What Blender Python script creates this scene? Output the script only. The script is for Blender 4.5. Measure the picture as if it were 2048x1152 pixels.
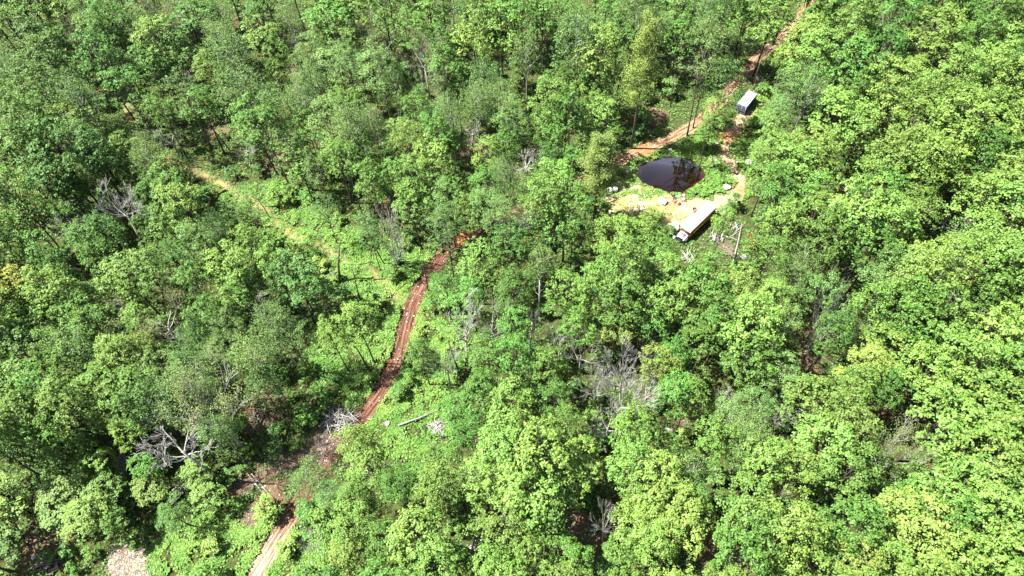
import bpy, math, random
import numpy as np
from mathutils import Vector, Matrix, noise as mnoise
R = math.radians
for o in list(bpy.data.objects): bpy.data.objects.remove(o)
sc = bpy.context.scene
C = sc.collection
# ------------------------------------------------------------------ camera, sky, sun
CAM_H, PITCH, ROLL, FPX = 116.0, R(55.0), R(-3.5), 1365.0
Fv = np.array([0, math.cos(PITCH), -math.sin(PITCH)])
U0 = np.array([0, math.sin(PITCH), math.cos(PITCH)]); R0 = np.array([1.0, 0, 0])
Rv = R0*math.cos(ROLL)+U0*math.sin(ROLL); Uv = -R0*math.sin(ROLL)+U0*math.cos(ROLL)
cam = bpy.data.cameras.new('camera'); co = bpy.data.objects.new('camera', cam); C.objects.link(co)
cam.sensor_width = 36; cam.lens = 36*FPX/2048; cam.clip_start = 1; cam.clip_end = 3000
m = Matrix.Identity(4)
for i in range(3): m[i][0], m[i][1], m[i][2] = Rv[i], Uv[i], -Fv[i]
m[2][3] = CAM_H
co.matrix_world = m
sc.camera = co
SUN_EL, SUN_AZ = R(59), R(-83)        # azimuth clockwise from +Y: the sun stands to the left
w = bpy.data.worlds.new('World'); sc.world = w; w.use_nodes = True
nt = w.node_tree; sky = nt.nodes.new('ShaderNodeTexSky'); sky.sky_type = 'NISHITA'; sky.sun_disc = False
sky.sun_elevation = SUN_EL; sky.sun_rotation = SUN_AZ
bg = nt.nodes['Background']; nt.links.new(sky.outputs[0], bg.inputs[0]); bg.inputs[1].default_value = 0.05; sky.dust_density = 3.0; sky.air_density = 1.0
sl = bpy.data.lights.new('sun', 'SUN'); sl.energy = 5.0; sl.angle = R(.5); sl.color = (1, .965, .9)
so = bpy.data.objects.new('sun', sl); C.objects.link(so)
sd = Vector((math.sin(SUN_AZ)*math.cos(SUN_EL), math.cos(SUN_AZ)*math.cos(SUN_EL), math.sin(SUN_EL)))
so.rotation_euler = sd.to_track_quat('Z', 'Y').to_euler()
vs = sc.view_settings; vs.view_transform = 'Standard'; vs.look = 'None'; vs.gamma = 1; vs.exposure = 1.85
sc.cycles.max_bounces = 6; sc.cycles.diffuse_bounces = 1; sc.cycles.transmission_bounces = 3; sc.cycles.glossy_bounces = 2

def at(px, py, z=0.0):
    """point of the world at height z seen at pixel px,py of the 2048x1152 photograph"""
    d = Fv*FPX + Rv*(np.asarray(px, float)[..., None]-1024) - Uv*(np.asarray(py, float)[..., None]-576)
    t = (z-CAM_H)/d[..., 2:3]
    return d*t+np.array([0, 0, CAM_H])
def A(px, py, z=0.0):
    p = at(np.array([px]), np.array([py]), z)[0]; return Vector(p)
def proj(p):
    d = np.array(p)-np.array([0, 0, CAM_H]); f = d@Fv
    return 1024+FPX*(d@Rv)/f, 576-FPX*(d@Uv)/f
rng = np.random.default_rng(7); rnd = random.Random(11)

# ------------------------------------------------------------------ materials
def mat(name, col, rough=.8, metal=0, nscale=0, namt=.25, col2=None, bump=0, spec=.3, coord='Object'):
    M = bpy.data.materials.new(name); M.use_nodes = True; t = M.node_tree; b = t.nodes['Principled BSDF']
    b.inputs['Base Color'].default_value = (*col, 1); b.inputs['Roughness'].default_value = rough
    b.inputs['Metallic'].default_value = metal; b.inputs['Specular IOR Level'].default_value = spec
    if nscale:
        tc = t.nodes.new('ShaderNodeTexCoord'); n = t.nodes.new('ShaderNodeTexNoise'); n.inputs['Scale'].default_value = nscale
        n.inputs['Detail'].default_value = 6; n.inputs['Roughness'].default_value = .65
        t.links.new(tc.outputs[coord], n.inputs['Vector'])
        r = t.nodes.new('ShaderNodeValToRGB'); r.color_ramp.elements[0].position = .35; r.color_ramp.elements[1].position = .68
        c2 = col2 or tuple(c*(1-namt) for c in col)
        r.color_ramp.elements[0].color = (*c2, 1); r.color_ramp.elements[1].color = (*col, 1)
        t.links.new(n.outputs['Fac'], r.inputs[0]); t.links.new(r.outputs[0], b.inputs['Base Color'])
        if bump:
            bp = t.nodes.new('ShaderNodeBump'); bp.inputs['Strength'].default_value = bump; t.links.new(n.outputs['Fac'], bp.inputs['Height']); t.links.new(bp.outputs[0], b.inputs['Normal'])
    return M
def leafmat(name, c1, c2, trans=.08, rough=.55, spec=.25):
    """leaf: colour varies tree by tree and leaf by leaf; some light passes through"""
    M = bpy.data.materials.new(name); M.use_nodes = True; t = M.node_tree; b = t.nodes['Principled BSDF']; out = t.nodes['Material Output']
    geo = t.nodes.new('ShaderNodeNewGeometry'); oi = t.nodes.new('ShaderNodeObjectInfo')
    mx = t.nodes.new('ShaderNodeMix'); mx.data_type = 'RGBA'; mx.inputs[6].default_value = (*c1, 1); mx.inputs[7].default_value = (*c2, 1)
    t.links.new(geo.outputs['Random Per Island'], mx.inputs[0])
    hs = t.nodes.new('ShaderNodeHueSaturation')
    mr = t.nodes.new('ShaderNodeMapRange'); mr.inputs[3].default_value = .482; mr.inputs[4].default_value = .512
    t.links.new(oi.outputs['Random'], mr.inputs[0]); t.links.new(mr.outputs[0], hs.inputs['Hue'])
    ml = t.nodes.new('ShaderNodeMath'); ml.operation = 'MULTIPLY'; ml.inputs[1].default_value = 7.31
    fr = t.nodes.new('ShaderNodeMath'); fr.operation = 'FRACT'; t.links.new(oi.outputs['Random'], ml.inputs[0]); t.links.new(ml.outputs[0], fr.inputs[0])
    mv = t.nodes.new('ShaderNodeMapRange'); mv.inputs[3].default_value = .76; mv.inputs[4].default_value = 1.2
    t.links.new(fr.outputs[0], mv.inputs[0]); t.links.new(mv.outputs[0], hs.inputs['Value'])
    t.links.new(mx.outputs[2], hs.inputs['Color']); t.links.new(hs.outputs[0], b.inputs['Base Color'])
    b.inputs['Roughness'].default_value = rough; b.inputs['Specular IOR Level'].default_value = spec
    tr = t.nodes.new('ShaderNodeBsdfTranslucent'); ms = t.nodes.new('ShaderNodeMixShader'); ms.inputs[0].default_value = trans
    h2 = t.nodes.new('ShaderNodeHueSaturation'); h2.inputs['Hue'].default_value = .485; h2.inputs['Value'].default_value = 1.15; t.links.new(hs.outputs[0], h2.inputs['Color'])
    t.links.new(h2.outputs[0], tr.inputs['Color']); t.links.new(b.outputs[0], ms.inputs[1]); t.links.new(tr.outputs[0], ms.inputs[2]); t.links.new(ms.outputs[0], out.inputs['Surface'])
    return M
LM = {
 'l': leafmat('leaf bright', (.062, .15, .02), (.18, .285, .058)),
 'm': leafmat('leaf mid', (.036, .115, .017), (.125, .24, .042)),
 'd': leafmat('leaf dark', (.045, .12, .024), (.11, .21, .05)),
 'a': leafmat('leaf grey', (.05, .13, .025), (.165, .265, .075), .08, .6, .25),
 'w': leafmat('leaf pale', (.17, .23, .07), (.25, .29, .11), .3),
 'y': leafmat('leaf yellow', (.09, .175, .03), (.22, .3, .06)),
 'Y': leafmat('leaf gold', (.17, .2, .03), (.27, .29, .05)),
 'p': leafmat('needle', (.12, .19, .04), (.19, .24, .06), .2),
 'P': leafmat('needle yellow', (.13, .2, .035), (.26, .32, .07), .15),
 'o': leafmat('leaf dead', (.22, .085, .025), (.3, .14, .05), .2),
}
bark = mat('bark', (.16, .13, .105), .9, nscale=3, namt=.5)
barkd = mat('bark dark', (.075, .06, .05), .9, nscale=3, namt=.5)
bone = mat('bare wood', (.46, .45, .41), .8, nscale=2.5, namt=.45)
logm = mat('log', (.42, .38, .34), .85, nscale=2.2, namt=.6, bump=.3)
logd = mat('log dark', (.22, .18, .16), .85, nscale=2.2, namt=.6, bump=.3)
rockm = mat('rock', (.5, .46, .4), .85, nscale=2.5, namt=.4, bump=.5)
rockw = mat('rock pale', (.72, .7, .66), .8, nscale=2.5, namt=.2, bump=.4)
whitep = mat('white paint', (.8, .8, .78), .4, nscale=1.2, namt=.12)
whitet = mat('white cloth', (.78, .78, .78), .7, nscale=2, namt=.15, bump=.4)
yellow = mat('bus yellow', (.62, .26, .02), .45, nscale=1.5, namt=.25)
black = mat('black', (.02, .02, .022), .6)
rubber = mat('rubber', (.025, .025, .025), .85)
glass = mat('dark glass', (.03, .035, .045), .08, spec=.6)
chrome = mat('grey steel', (.35, .36, .38), .4, .6, nscale=4, namt=.3)
navy = mat('container blue', (.035, .05, .11), .55, nscale=1.5, namt=.35)
navyl = mat('container bar', (.22, .27, .38), .5, nscale=3, namt=.3)
greyroof = mat('container roof', (.58, .58, .6), .5, nscale=1.5, namt=.15)
redm = mat('red plastic', (.4, .02, .03), .5, nscale=3, namt=.2)
hoodm = mat('faded panel', (.2, .18, .24), .5, nscale=3, namt=.2)
woodm = mat('plank wood', (.3, .17, .09), .8, nscale=3, namt=.5)

# ------------------------------------------------------------------ mesh helpers
def new_mesh(name, V, F4=None, F3=None, mats=(), midx=None, smooth=False):
    me = bpy.data.meshes.new(name); V = np.asarray(V, np.float32).reshape(-1, 3)
    F4 = np.zeros((0, 4), np.int32) if F4 is None else np.asarray(F4, np.int32).reshape(-1, 4)
    F3 = np.zeros((0, 3), np.int32) if F3 is None else np.asarray(F3, np.int32).reshape(-1, 3)
    me.vertices.add(len(V)); me.vertices.foreach_set('co', V.ravel())
    nl = len(F4)*4+len(F3)*3; me.loops.add(nl); me.loops.foreach_set('vertex_index', np.concatenate([F4.ravel(), F3.ravel()]))
    n = len(F4)+len(F3); me.polygons.add(n)
    ls = np.concatenate([np.arange(len(F4))*4, len(F4)*4+np.arange(len(F3))*3]).astype(np.int32)
    me.polygons.foreach_set('loop_start', ls)
    if smooth: me.polygons.foreach_set('use_smooth', np.ones(n, bool))
    for x in mats: me.materials.append(x)
    if midx is not None: me.polygons.foreach_set('material_index', np.asarray(midx, np.int32))
    me.update(calc_edges=True); me.validate(); return me
class MB:
    def __init__(s): s.v = []; s.q = []; s.t = []; s.n = 0
    def add(s, V, Q=(), T=()):
        V = np.asarray(V, float).reshape(-1, 3); s.v.append(V)
        if len(Q): s.q.append(np.asarray(Q, int).reshape(-1, 4)+s.n)
        if len(T): s.t.append(np.asarray(T, int).reshape(-1, 3)+s.n)
        s.n += len(V)
    def box(s, c, d, M=None, taper=1.0):
        x, y, z = [k/2 for k in d]; V = []
        for sz in (-1, 1):
            k = 1 if sz < 0 else taper
            V += [(-x*k, -y*k, sz*z), (x*k, -y*k, sz*z), (x*k, y*k, sz*z), (-x*k, y*k, sz*z)]
        V = np.array(V)
        if M is not None: V = V@np.array(M).T
        s.add(V+np.array(c), [(3, 2, 1, 0), (4, 5, 6, 7), (0, 1, 5, 4), (1, 2, 6, 5), (2, 3, 7, 6), (3, 0, 4, 7)])
    def tube(s, P, rad, n=6, cap=True):
        P = np.asarray(P, float); rad = np.broadcast_to(rad, (len(P),)); T = np.gradient(P, axis=0)
        T /= np.linalg.norm(T, axis=1)[:, None]+1e-9
        a = np.array([0, 0, 1.]) if abs(T[0][2]) < .9 else np.array([1., 0, 0])
        V = []
        for p, t, r in zip(P, T, rad):
            u = np.cross(t, a); u /= np.linalg.norm(u)+1e-9; v = np.cross(t, u)
            for k in range(n): V.append(p+r*(math.cos(2*math.pi*k/n)*u+math.sin(2*math.pi*k/n)*v))
        Q = [(i*n+k, (i+1)*n+k, (i+1)*n+(k+1) % n, i*n+(k+1) % n) for i in range(len(P)-1) for k in range(n)]
        Tt = []
        if cap:
            e = (len(P)-1)*n; Tt = [(0, k, k+1) for k in range(1, n-1)]+[(e, e+k+1, e+k) for k in range(1, n-1)]
        s.add(V, Q, Tt)
    def blob(s, c, r, rg, k=.18, nu=12, nv=7, zmin=-1, cutz=None):
        V = [];
        for j in range(nv+1):
            th = math.pi*j/nv
            for i in range(nu):
                ph = 2*math.pi*i/nu; d = np.array([math.sin(th)*math.cos(ph), math.sin(th)*math.sin(ph), math.cos(th)])
                kk = 1+k*mnoise.noise(Vector(d*1.7+np.array(c)*3.1))*2
                V.append(np.array(c)+d*np.array(r)*kk)
        Q = [(j*nu+i, (j+1)*nu+i, (j+1)*nu+(i+1) % nu, j*nu+(i+1) % nu) for j in range(nv) for i in range(nu)]
        s.add(V, Q)
    def mesh(s, name, mats, smooth=False):
        V = np.concatenate(s.v); Q = np.concatenate(s.q) if s.q else None; T = np.concatenate(s.t) if s.t else None
        return new_mesh(name, V, Q, T, mats, smooth=smooth)
def link(name, data, parent=None, loc=(0, 0, 0)):
    o = bpy.data.objects.new(name, data); C.objects.link(o); o.location = loc
    if parent: o.parent = parent
    return o
def part(name, mb, m_, parent, smooth=False): return link(name, mb.mesh(name, [m_], smooth), parent)
def tag(o, label, cat, group=None):
    o['label'] = label; o['category'] = cat
    if group: o['group'] = group
    return o
def thing(name, label, cat, loc, rz=0, group=None):
    o = link(name, None, None, loc); o.rotation_euler.z = rz; o.empty_display_size = .5; return tag(o, label, cat, group)

# ------------------------------------------------------------------ terrain
POND = [(1277, 354), (1276, 343), (1285, 331), (1305, 322), (1330, 316), (1358, 315), (1380, 321), (1396, 332), (1408, 347), (1408, 358), (1392, 366), (1384, 376), (1368, 385), (1345, 386), (1322, 379), (1298, 371), (1283, 364)]
WZ = -.3
pond_w = at(np.array([p[0] for p in POND]), np.array([p[1] for p in POND]), WZ)[:, :2]
def smooth_poly(P, n=3):
    for _ in range(n):
        Q = np.roll(P, -1, 0); P = np.stack([.75*P+.25*Q, .25*P+.75*Q], 1).reshape(-1, 2)
    return P
pond_w = smooth_poly(pond_w, 2)
def sdist_poly(P, X):
    A_, B_ = P, np.roll(P, -1, 0); d = np.full(len(X), 1e9); ins = np.zeros(len(X), bool)
    for a, b in zip(A_, B_):
        ab = b-a; t = np.clip(((X-a)@ab)/(ab@ab+1e-9), 0, 1); d = np.minimum(d, np.linalg.norm(X-(a+t[:, None]*ab), axis=1))
        c = ((a[1] > X[:, 1]) != (b[1] > X[:, 1])) & (X[:, 0] < (b[0]-a[0])*(X[:, 1]-a[1])/(b[1]-a[1]+1e-12)+a[0]); ins ^= c
    return np.where(ins, -d, d)
def dist_line(P, X):
    d = np.full(len(X), 1e9)
    for a, b in zip(P[:-1], P[1:]):
        ab = b-a; t = np.clip(((X-a)@ab)/(ab@ab+1e-9), 0, 1); d = np.minimum(d, np.linalg.norm(X-(a+t[:, None]*ab), axis=1))
    return d
def along_line(P, X):
    best = np.full(len(X), 1e9); al = np.zeros(len(X)); sd_ = np.zeros(len(X)); acc = 0
    for a, b in zip(P[:-1], P[1:]):
        ab = b-a; L = np.linalg.norm(ab); t = np.clip(((X-a)@ab)/(L*L), 0, 1); q = X-(a+t[:, None]*ab); d = np.linalg.norm(q, axis=1); m_ = d < best
        best = np.where(m_, d, best); al = np.where(m_, acc+t*L, al); sd_ = np.where(m_, np.sign(ab[0]*(X[:, 1]-a[1])-ab[1]*(X[:, 0]-a[0]))*d, sd_); acc += L
    return al, sd_
def wl(pts): return at(np.array([p[0] for p in pts]), np.array([p[1] for p in pts]), 0)[:, :2]
def smooth_line(P, n=2):
    for _ in range(n):
        Q = np.concatenate([[P[0]], np.stack([.75*P[:-1]+.25*P[1:], .25*P[:-1]+.75*P[1:]], 1).reshape(-1, 2), [P[-1]]]); P = Q
    return P
TRACK = smooth_line(wl([(470, 1215), (505, 1160), (540, 1100), (575, 1045), (600, 1000), (645, 925), (695, 868), (737, 818), (775, 760), (800, 700), (813, 645), (832, 592), (858, 545), (885, 507), (925, 480), (960, 452), (1030, 425), (1110, 385), (1180, 350), (1230, 325), (1275, 303), (1325, 283), (1370, 262), (1405, 240), (1440, 200), (1478, 158), (1518, 110), (1560, 78), (1600, 38), (1618, 0), (1635, -40), (1650, -90)]))
PATH = smooth_line(wl([(815, 612), (775, 565), (725, 538), (655, 503), (595, 478), (550, 442), (510, 408), (465, 382), (400, 350), (340, 320), (285, 285), (272, 240), (250, 210)]))
SPUR = smooth_line(wl([(1500, 222), (1480, 245), (1458, 272), (1450, 305), (1462, 335), (1485, 368), (1475, 388), (1430, 405), (1385, 412), (1340, 405)]))
OLD = smooth_line(wl([(690, 868), (640, 895), (580, 925), (520, 955), (470, 975)]))
CLEAR = smooth_poly(wl([(1195, 385), (1225, 368), (1262, 352), (1285, 368), (1320, 385), (1360, 392), (1420, 395), (1470, 375), (1490, 382), (1470, 402), (1435, 420), (1400, 445), (1360, 480), (1335, 455), (1330, 425), (1290, 430), (1240, 438), (1195, 425)]), 2)
GRAVEL = smooth_poly(wl([(225, 1160), (212, 1125), (235, 1095), (262, 1075), (285, 1095), (295, 1125), (300, 1165)]), 2)
DIGS = [(500, 1035, 2.4), (520, 1010, 2.4), (650, 880, 2.5), (545, 990, 3), (1455, 500, 2), (1500, 540, 2)]
RED = [(1478, 378, 2.2), (1290, 300, 3), (1345, 402, 2.2), (1348, 435, 1.5), (1455, 275, 3), (1600, 100, 3), (930, 475, 3)]
LITTER = [(1800, 820, 5), (1610, 760, 4), (1625, 690, 4), (1450, 1110, 6), (90, 1080, 5), (110, 1040, 4), (750, 228, 3), (945, 300, 4), (500, 40, 6), (780, 415, 3), (1150, 1090, 5), (1130, 1060, 5), (520, 820, 5), (1370, 830, 3), (1940, 370, 5), (1680, 390, 5), (590, 140, 3), (200, 195, 4), (430, 260, 4), (550, 320, 4), (30, 720, 4), (1130, 550, 2), (1310, 235, 4), (1865, 945, 3), (1540, 1105, 3)]
def hill(x, y): return .22*np.sin(x*.045+1)*np.cos(y*.038)+.1*np.sin(x*.13+2)*np.sin(y*.11)
def ground_z(X, dp=None):
    dp = sdist_poly(pond_w, X) if dp is None else dp
    f = np.clip((dp-1)/8, 0, 1); z = hill(X[:, 0], X[:, 1])*f
    return z+np.where(dp < 1.2, -(1-np.clip((dp+1.8)/3.0, 0, 1))*1.3, 0)-.0*dp
def gz(x, y): return float(ground_z(np.array([[x, y]]))[0])
def vnoise(X, s, seed=0, octv=3):
    """cheap value noise 0..1"""
    out = np.zeros(len(X)); tot = 0
    for o in range(octv):
        g = np.random.default_rng(seed+o*17).random((64, 64)); P = X*(2**o)/s+1000.3; i = np.floor(P).astype(int); f = P-i; f = f*f*(3-2*f); a = .55**o
        i0, j0, i1, j1 = i[:, 0] % 64, i[:, 1] % 64, (i[:, 0]+1) % 64, (i[:, 1]+1) % 64
        out += a*((g[i0, j0]*(1-f[:, 0])+g[i1, j0]*f[:, 0])*(1-f[:, 1])+(g[i0, j1]*(1-f[:, 0])+g[i1, j1]*f[:, 0])*f[:, 1]); tot += a
    return out/tot
def masks(X):
    n = vnoise(X, 1.6, 3); n2 = vnoise(X, 5, 9)
    dt = dist_line(TRACK, X)+(n-.5)*1.1
    d = {}
    d['pond'] = sdist_poly(pond_w, X)
    d['track'] = np.clip((1.75-dt)/.35, 0, 1)
    d['dt'] = dt
    d['path'] = np.clip((1.5-dist_line(PATH, X)-(n-.5)*2.2)/.9, 0, 1)*(.35+.65*n2)
    d['spur'] = np.clip((1.7-dist_line(SPUR, X)-(n-.5)*2.4)/.8, 0, 1)
    d['old'] = np.clip((2.6-dist_line(OLD, X)-.7-(n-.5)*2)/1.2, 0, 1)
    d['clear'] = np.clip((.6-sdist_poly(CLEAR, X)-(n-.5)*3)/1.6, 0, 1)*np.clip(d['pond']/.8, 0, 1)
    d['gravel'] = np.clip((.3-sdist_poly(GRAVEL, X)-(n-.5)*1.6)/.7, 0, 1)
    def spots(L):
        r = np.zeros(len(X))
        for px, py, rr in L:
            c = wl([(px, py)])[0]; r = np.maximum(r, np.clip((rr-np.linalg.norm(X-c, axis=1)-(n-.5)*3)/1.0, 0, 1))
        return r
    d['dig'] = spots(DIGS); d['red'] = spots(RED); d['litter'] = spots(LITTER)*np.clip((vnoise(X, 1.1, 61)-.3)*4, .25, 1)
    return d
# one sheet: fine under the picture, coarse outside
def axis(a, b, h, out, g=1.35):
    c = list(np.arange(a, b+h*.5, h)); s = h; L = []; R_ = []
    x = c[0]
    while x > -out: s *= g; x -= s; L.append(x)
    s = h; x = c[-1]
    while x < out+200: s *= g; x += s; R_.append(x)
    return np.array(L[::-1]+c+R_)
gx = axis(-150, 175, .5, 900); gy = axis(8, 205, .5, 900)
GX, GY = np.meshgrid(gx, gy, indexing='xy'); X = np.stack([GX.ravel(), GY.ravel()], 1)
MK = masks(X)
AL, SD = along_line(TRACK, X); Z = ground_z(X, MK['pond'])
Z = Z-.10*MK['track']+.05*(vnoise(X, .9, 21)-.5)+.35*np.exp(-((np.linalg.norm(X-wl([(545, 985)])[0], axis=1))/3)**2)
nx, ny = len(gx), len(gy)
idx = np.arange(nx*ny).reshape(ny, nx)
FQ = np.stack([idx[:-1, :-1], idx[:-1, 1:], idx[1:, 1:], idx[1:, :-1]], -1).reshape(-1, 4)
V3 = np.column_stack([X, Z])
def submesh(name, sel, mats):
    f = FQ[sel]; u, inv = np.unique(f, return_inverse=True); me = new_mesh(name, V3[u], inv.reshape(-1, 4), None, mats, smooth=True)
    for k in ('track', 'path', 'spur', 'old', 'clear', 'gravel', 'dig', 'red', 'litter'):
        a = me.attributes.new(k, 'FLOAT', 'POINT'); a.data.foreach_set('value', MK[k][u].astype(np.float32))
    a = me.attributes.new('rut', 'FLOAT', 'POINT'); a.data.foreach_set('value', MK['dt'][u].astype(np.float32))
    for k, q in (('along', AL), ('side', SD)): a = me.attributes.new(k, 'FLOAT', 'POINT'); a.data.foreach_set('value', q[u].astype(np.float32))
    a = me.attributes.new('deep', 'FLOAT', 'POINT'); a.data.foreach_set('value', np.clip(-MK['pond'][u]/2.5, 0, 1).astype(np.float32))
    return me
def ground_material():
    M = bpy.data.materials.new('earth'); M.use_nodes = True; t = M.node_tree; b = t.nodes['Principled BSDF']; b.inputs['Roughness'].default_value = .95; b.inputs['Specular IOR Level'].default_value = .1
    tc = t.nodes.new('ShaderNodeTexCoord')
    def ns(s, dt=5, r=.6):
        n = t.nodes.new('ShaderNodeTexNoise'); n.inputs['Scale'].default_value = s; n.inputs['Detail'].default_value = dt; n.inputs['Roughness'].default_value = r; t.links.new(tc.outputs['Object'], n.inputs['Vector']); return n.outputs['Fac']
    def ramp(f, stops):
        r = t.nodes.new('ShaderNodeValToRGB'); e = r.color_ramp.elements
        while len(e) < len(stops): e.new(.5)
        for k, (p, c) in enumerate(stops): e[k].position = p; e[k].color = (*c, 1)
        t.links.new(f, r.inputs[0]); return r.outputs[0]
    def mix(a, b_, f):
        m_ = t.nodes.new('ShaderNodeMix'); m_.data_type = 'RGBA'; t.links.new(a, m_.inputs[6]); t.links.new(b_, m_.inputs[7]); t.links.new(f, m_.inputs[0]); return m_.outputs[2]
    def attr(n):
        a = t.nodes.new('ShaderNodeAttribute'); a.attribute_name = n; return a.outputs['Fac']
    def math_(op, a, b_=None, c=None, clamp=False):
        q = t.nodes.new('ShaderNodeMath'); q.operation = op; q.use_clamp = clamp
        for i, v in enumerate((a, b_, c)):
            if v is None: continue
            if isinstance(v, (int, float)): q.inputs[i].default_value = v
            else: t.links.new(v, q.inputs[i])
        return q.outputs[0]
    fine = ns(9, 5, .7); med = ns(1.3); big = ns(.22, 3)
    forest = ramp(fine, [(.3, (.022, .024, .01)), (.5, (.045, .038, .018)), (.7, (.085, .065, .035))])  # floor colour darkened to stand in for shade between the trees
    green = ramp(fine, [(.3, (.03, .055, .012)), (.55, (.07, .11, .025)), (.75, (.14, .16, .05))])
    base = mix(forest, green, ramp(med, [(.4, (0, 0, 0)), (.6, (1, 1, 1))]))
    lit = ramp(fine, [(.3, (.05, .032, .018)), (.48, (.11, .075, .04)), (.58, (.2, .13, .085)), (.72, (.38, .3, .22))])
    dirt = ramp(fine, [(.3, (.1, .052, .034)), (.5, (.2, .11, .072)), (.72, (.32, .21, .15))])
    tan = ramp(fine, [(.3, (.2, .11, .055)), (.5, (.37, .26, .16)), (.72, (.5, .4, .28))])
    straw = ramp(ns(4, 6, .75), [(.32, (.1, .13, .03)), (.45, (.22, .22, .07)), (.56, (.32, .25, .12)), (.68, (.5, .42, .28))])
    pale = ramp(fine, [(.3, (.3, .23, .15)), (.5, (.52, .44, .33)), (.72, (.68, .62, .52))])
    red = ramp(fine, [(.3, (.2, .075, .02)), (.55, (.38, .16, .055)), (.75, (.5, .27, .12))])
    grav = ramp(ns(5, 3, .8), [(.36, (.09, .06, .04)), (.48, (.22, .155, .1)), (.56, (.34, .27, .18)), (.66, (.52, .46, .36))])
    c = mix(base, lit, attr('litter'))
    c = mix(c, straw, attr('path')); c = mix(c, lit, attr('old')); c = mix(c, straw, attr('clear'))
    # pale bare streaks in the clearing
    sep = t.nodes.new('ShaderNodeSeparateXYZ'); t.links.new(tc.outputs['Object'], sep.inputs[0])
    mp = t.nodes.new('ShaderNodeMapping'); mp.inputs['Scale'].default_value = (.22, .75, 1); mp.inputs['Rotation'].default_value = (0, 0, R(-12)); t.links.new(tc.outputs['Object'], mp.inputs[0])
    sn = t.nodes.new('ShaderNodeTexNoise'); sn.inputs['Scale'].default_value = 1; sn.inputs['Detail'].default_value = 5; t.links.new(mp.outputs[0], sn.inputs['Vector'])
    stf = math_('MULTIPLY', ramp(sn.outputs['Fac'], [(.52, (0, 0, 0)), (.62, (1, 1, 1))]), attr('clear'))
    c = mix(c, pale, stf)
    stg = math_('MULTIPLY', ramp(big, [(.5, (0, 0, 0)), (.62, (1, 1, 1))]), attr('clear')); c = mix(c, tan, stg)
    c = mix(c, tan, attr('spur')); c = mix(c, grav, attr('gravel')); c = mix(c, lit, attr('dig'))
    # the track: red brown in the middle of its length, tan beyond, chalky at its near end; wheel ruts along it
    mr = t.nodes.new('ShaderNodeMapRange'); mr.inputs[1].default_value = 92; mr.inputs[2].default_value = 112; t.links.new(sep.outputs['Y'], mr.inputs[0])
    tr = mix(dirt, tan, mr.outputs[0])
    m2 = t.nodes.new('ShaderNodeMapRange'); m2.inputs[1].default_value = 37; m2.inputs[2].default_value = 31; t.links.new(math_('ADD', sep.outputs['Y'], math_('MULTIPLY', math_('SUBTRACT', med, .5), 9)), m2.inputs[0])
    tr = mix(tr, pale, m2.outputs[0])
    rut = math_('SUBTRACT', 1, math_('MULTIPLY', math_('ABSOLUTE', math_('SUBTRACT', attr('rut'), .85)), 3.2), clamp=True)
    dk = t.nodes.new('ShaderNodeHueSaturation'); dk.inputs['Value'].default_value = .62; t.links.new(tr, dk.inputs['Color'])
    tr = mix(tr, dk.outputs[0], math_('MULTIPLY', rut, .75))
    cx = t.nodes.new('ShaderNodeCombineXYZ'); t.links.new(math_('MULTIPLY', attr('side'), 2.6), cx.inputs[0]); t.links.new(math_('MULTIPLY', attr('along'), .14), cx.inputs[1])
    st = t.nodes.new('ShaderNodeTexNoise'); st.inputs['Scale'].default_value = 1; st.inputs['Detail'].default_value = 6; st.inputs['Roughness'].default_value = .7; t.links.new(cx.outputs[0], st.inputs['Vector'])
    dk2 = t.nodes.new('ShaderNodeMix'); dk2.data_type = 'RGBA'; dk2.blend_type = 'MULTIPLY'; dk2.inputs[7].default_value = (.42, .3, .24, 1); t.links.new(tr, dk2.inputs[6]); t.links.new(ramp(st.outputs['Fac'], [(.46, (1, 1, 1)), (.56, (0, 0, 0))]), dk2.inputs[0]); tr = dk2.outputs[2]
    tr = mix(tr, pale, math_('MULTIPLY', ramp(st.outputs['Fac'], [(.6, (0, 0, 0)), (.7, (1, 1, 1))]), .22))
    c = mix(c, tr, attr('track')); c = mix(c, red, math_('MULTIPLY', attr('red'), ramp(med, [(.42, (0, 0, 0)), (.55, (1, 1, 1))])))
    mud = ramp(fine, [(.3, (.06, .025, .008)), (.6, (.15, .06, .018))]); deepc = ramp(fine, [(.3, (.006, .004, .004)), (.6, (.012, .008, .006))])
    dm = ramp(attr('deep'), [(0, (0, 0, 0)), (.02, (1, 1, 1))]); c = mix(c, mud, dm); c = mix(c, deepc, ramp(attr('deep'), [(.05, (0, 0, 0)), (.3, (1, 1, 1))]))
    t.links.new(c, b.inputs['Base Color'])
    bp = t.nodes.new('ShaderNodeBump'); bp.inputs['Strength'].default_value = .7; bp.inputs['Distance'].default_value = .25; t.links.new(fine, bp.inputs['Height']); t.links.new(bp.outputs[0], b.inputs['Normal'])
    return M
earth = ground_material()
ft = MK['track'][FQ].mean(1) > .5; fs = (~ft) & (MK['spur'][FQ].mean(1) > .5); fp = (~ft) & (~fs) & (MK['path'][FQ].mean(1) > .4)
rest = ~(ft | fs | fp)
for nm, sel in (('ground', rest), ('dirt_track', ft), ('bare_earth_spur', fs), ('grassy_path', fp)):
    o = link(nm, submesh(nm, sel, [earth])); o['kind'] = 'structure'
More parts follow.
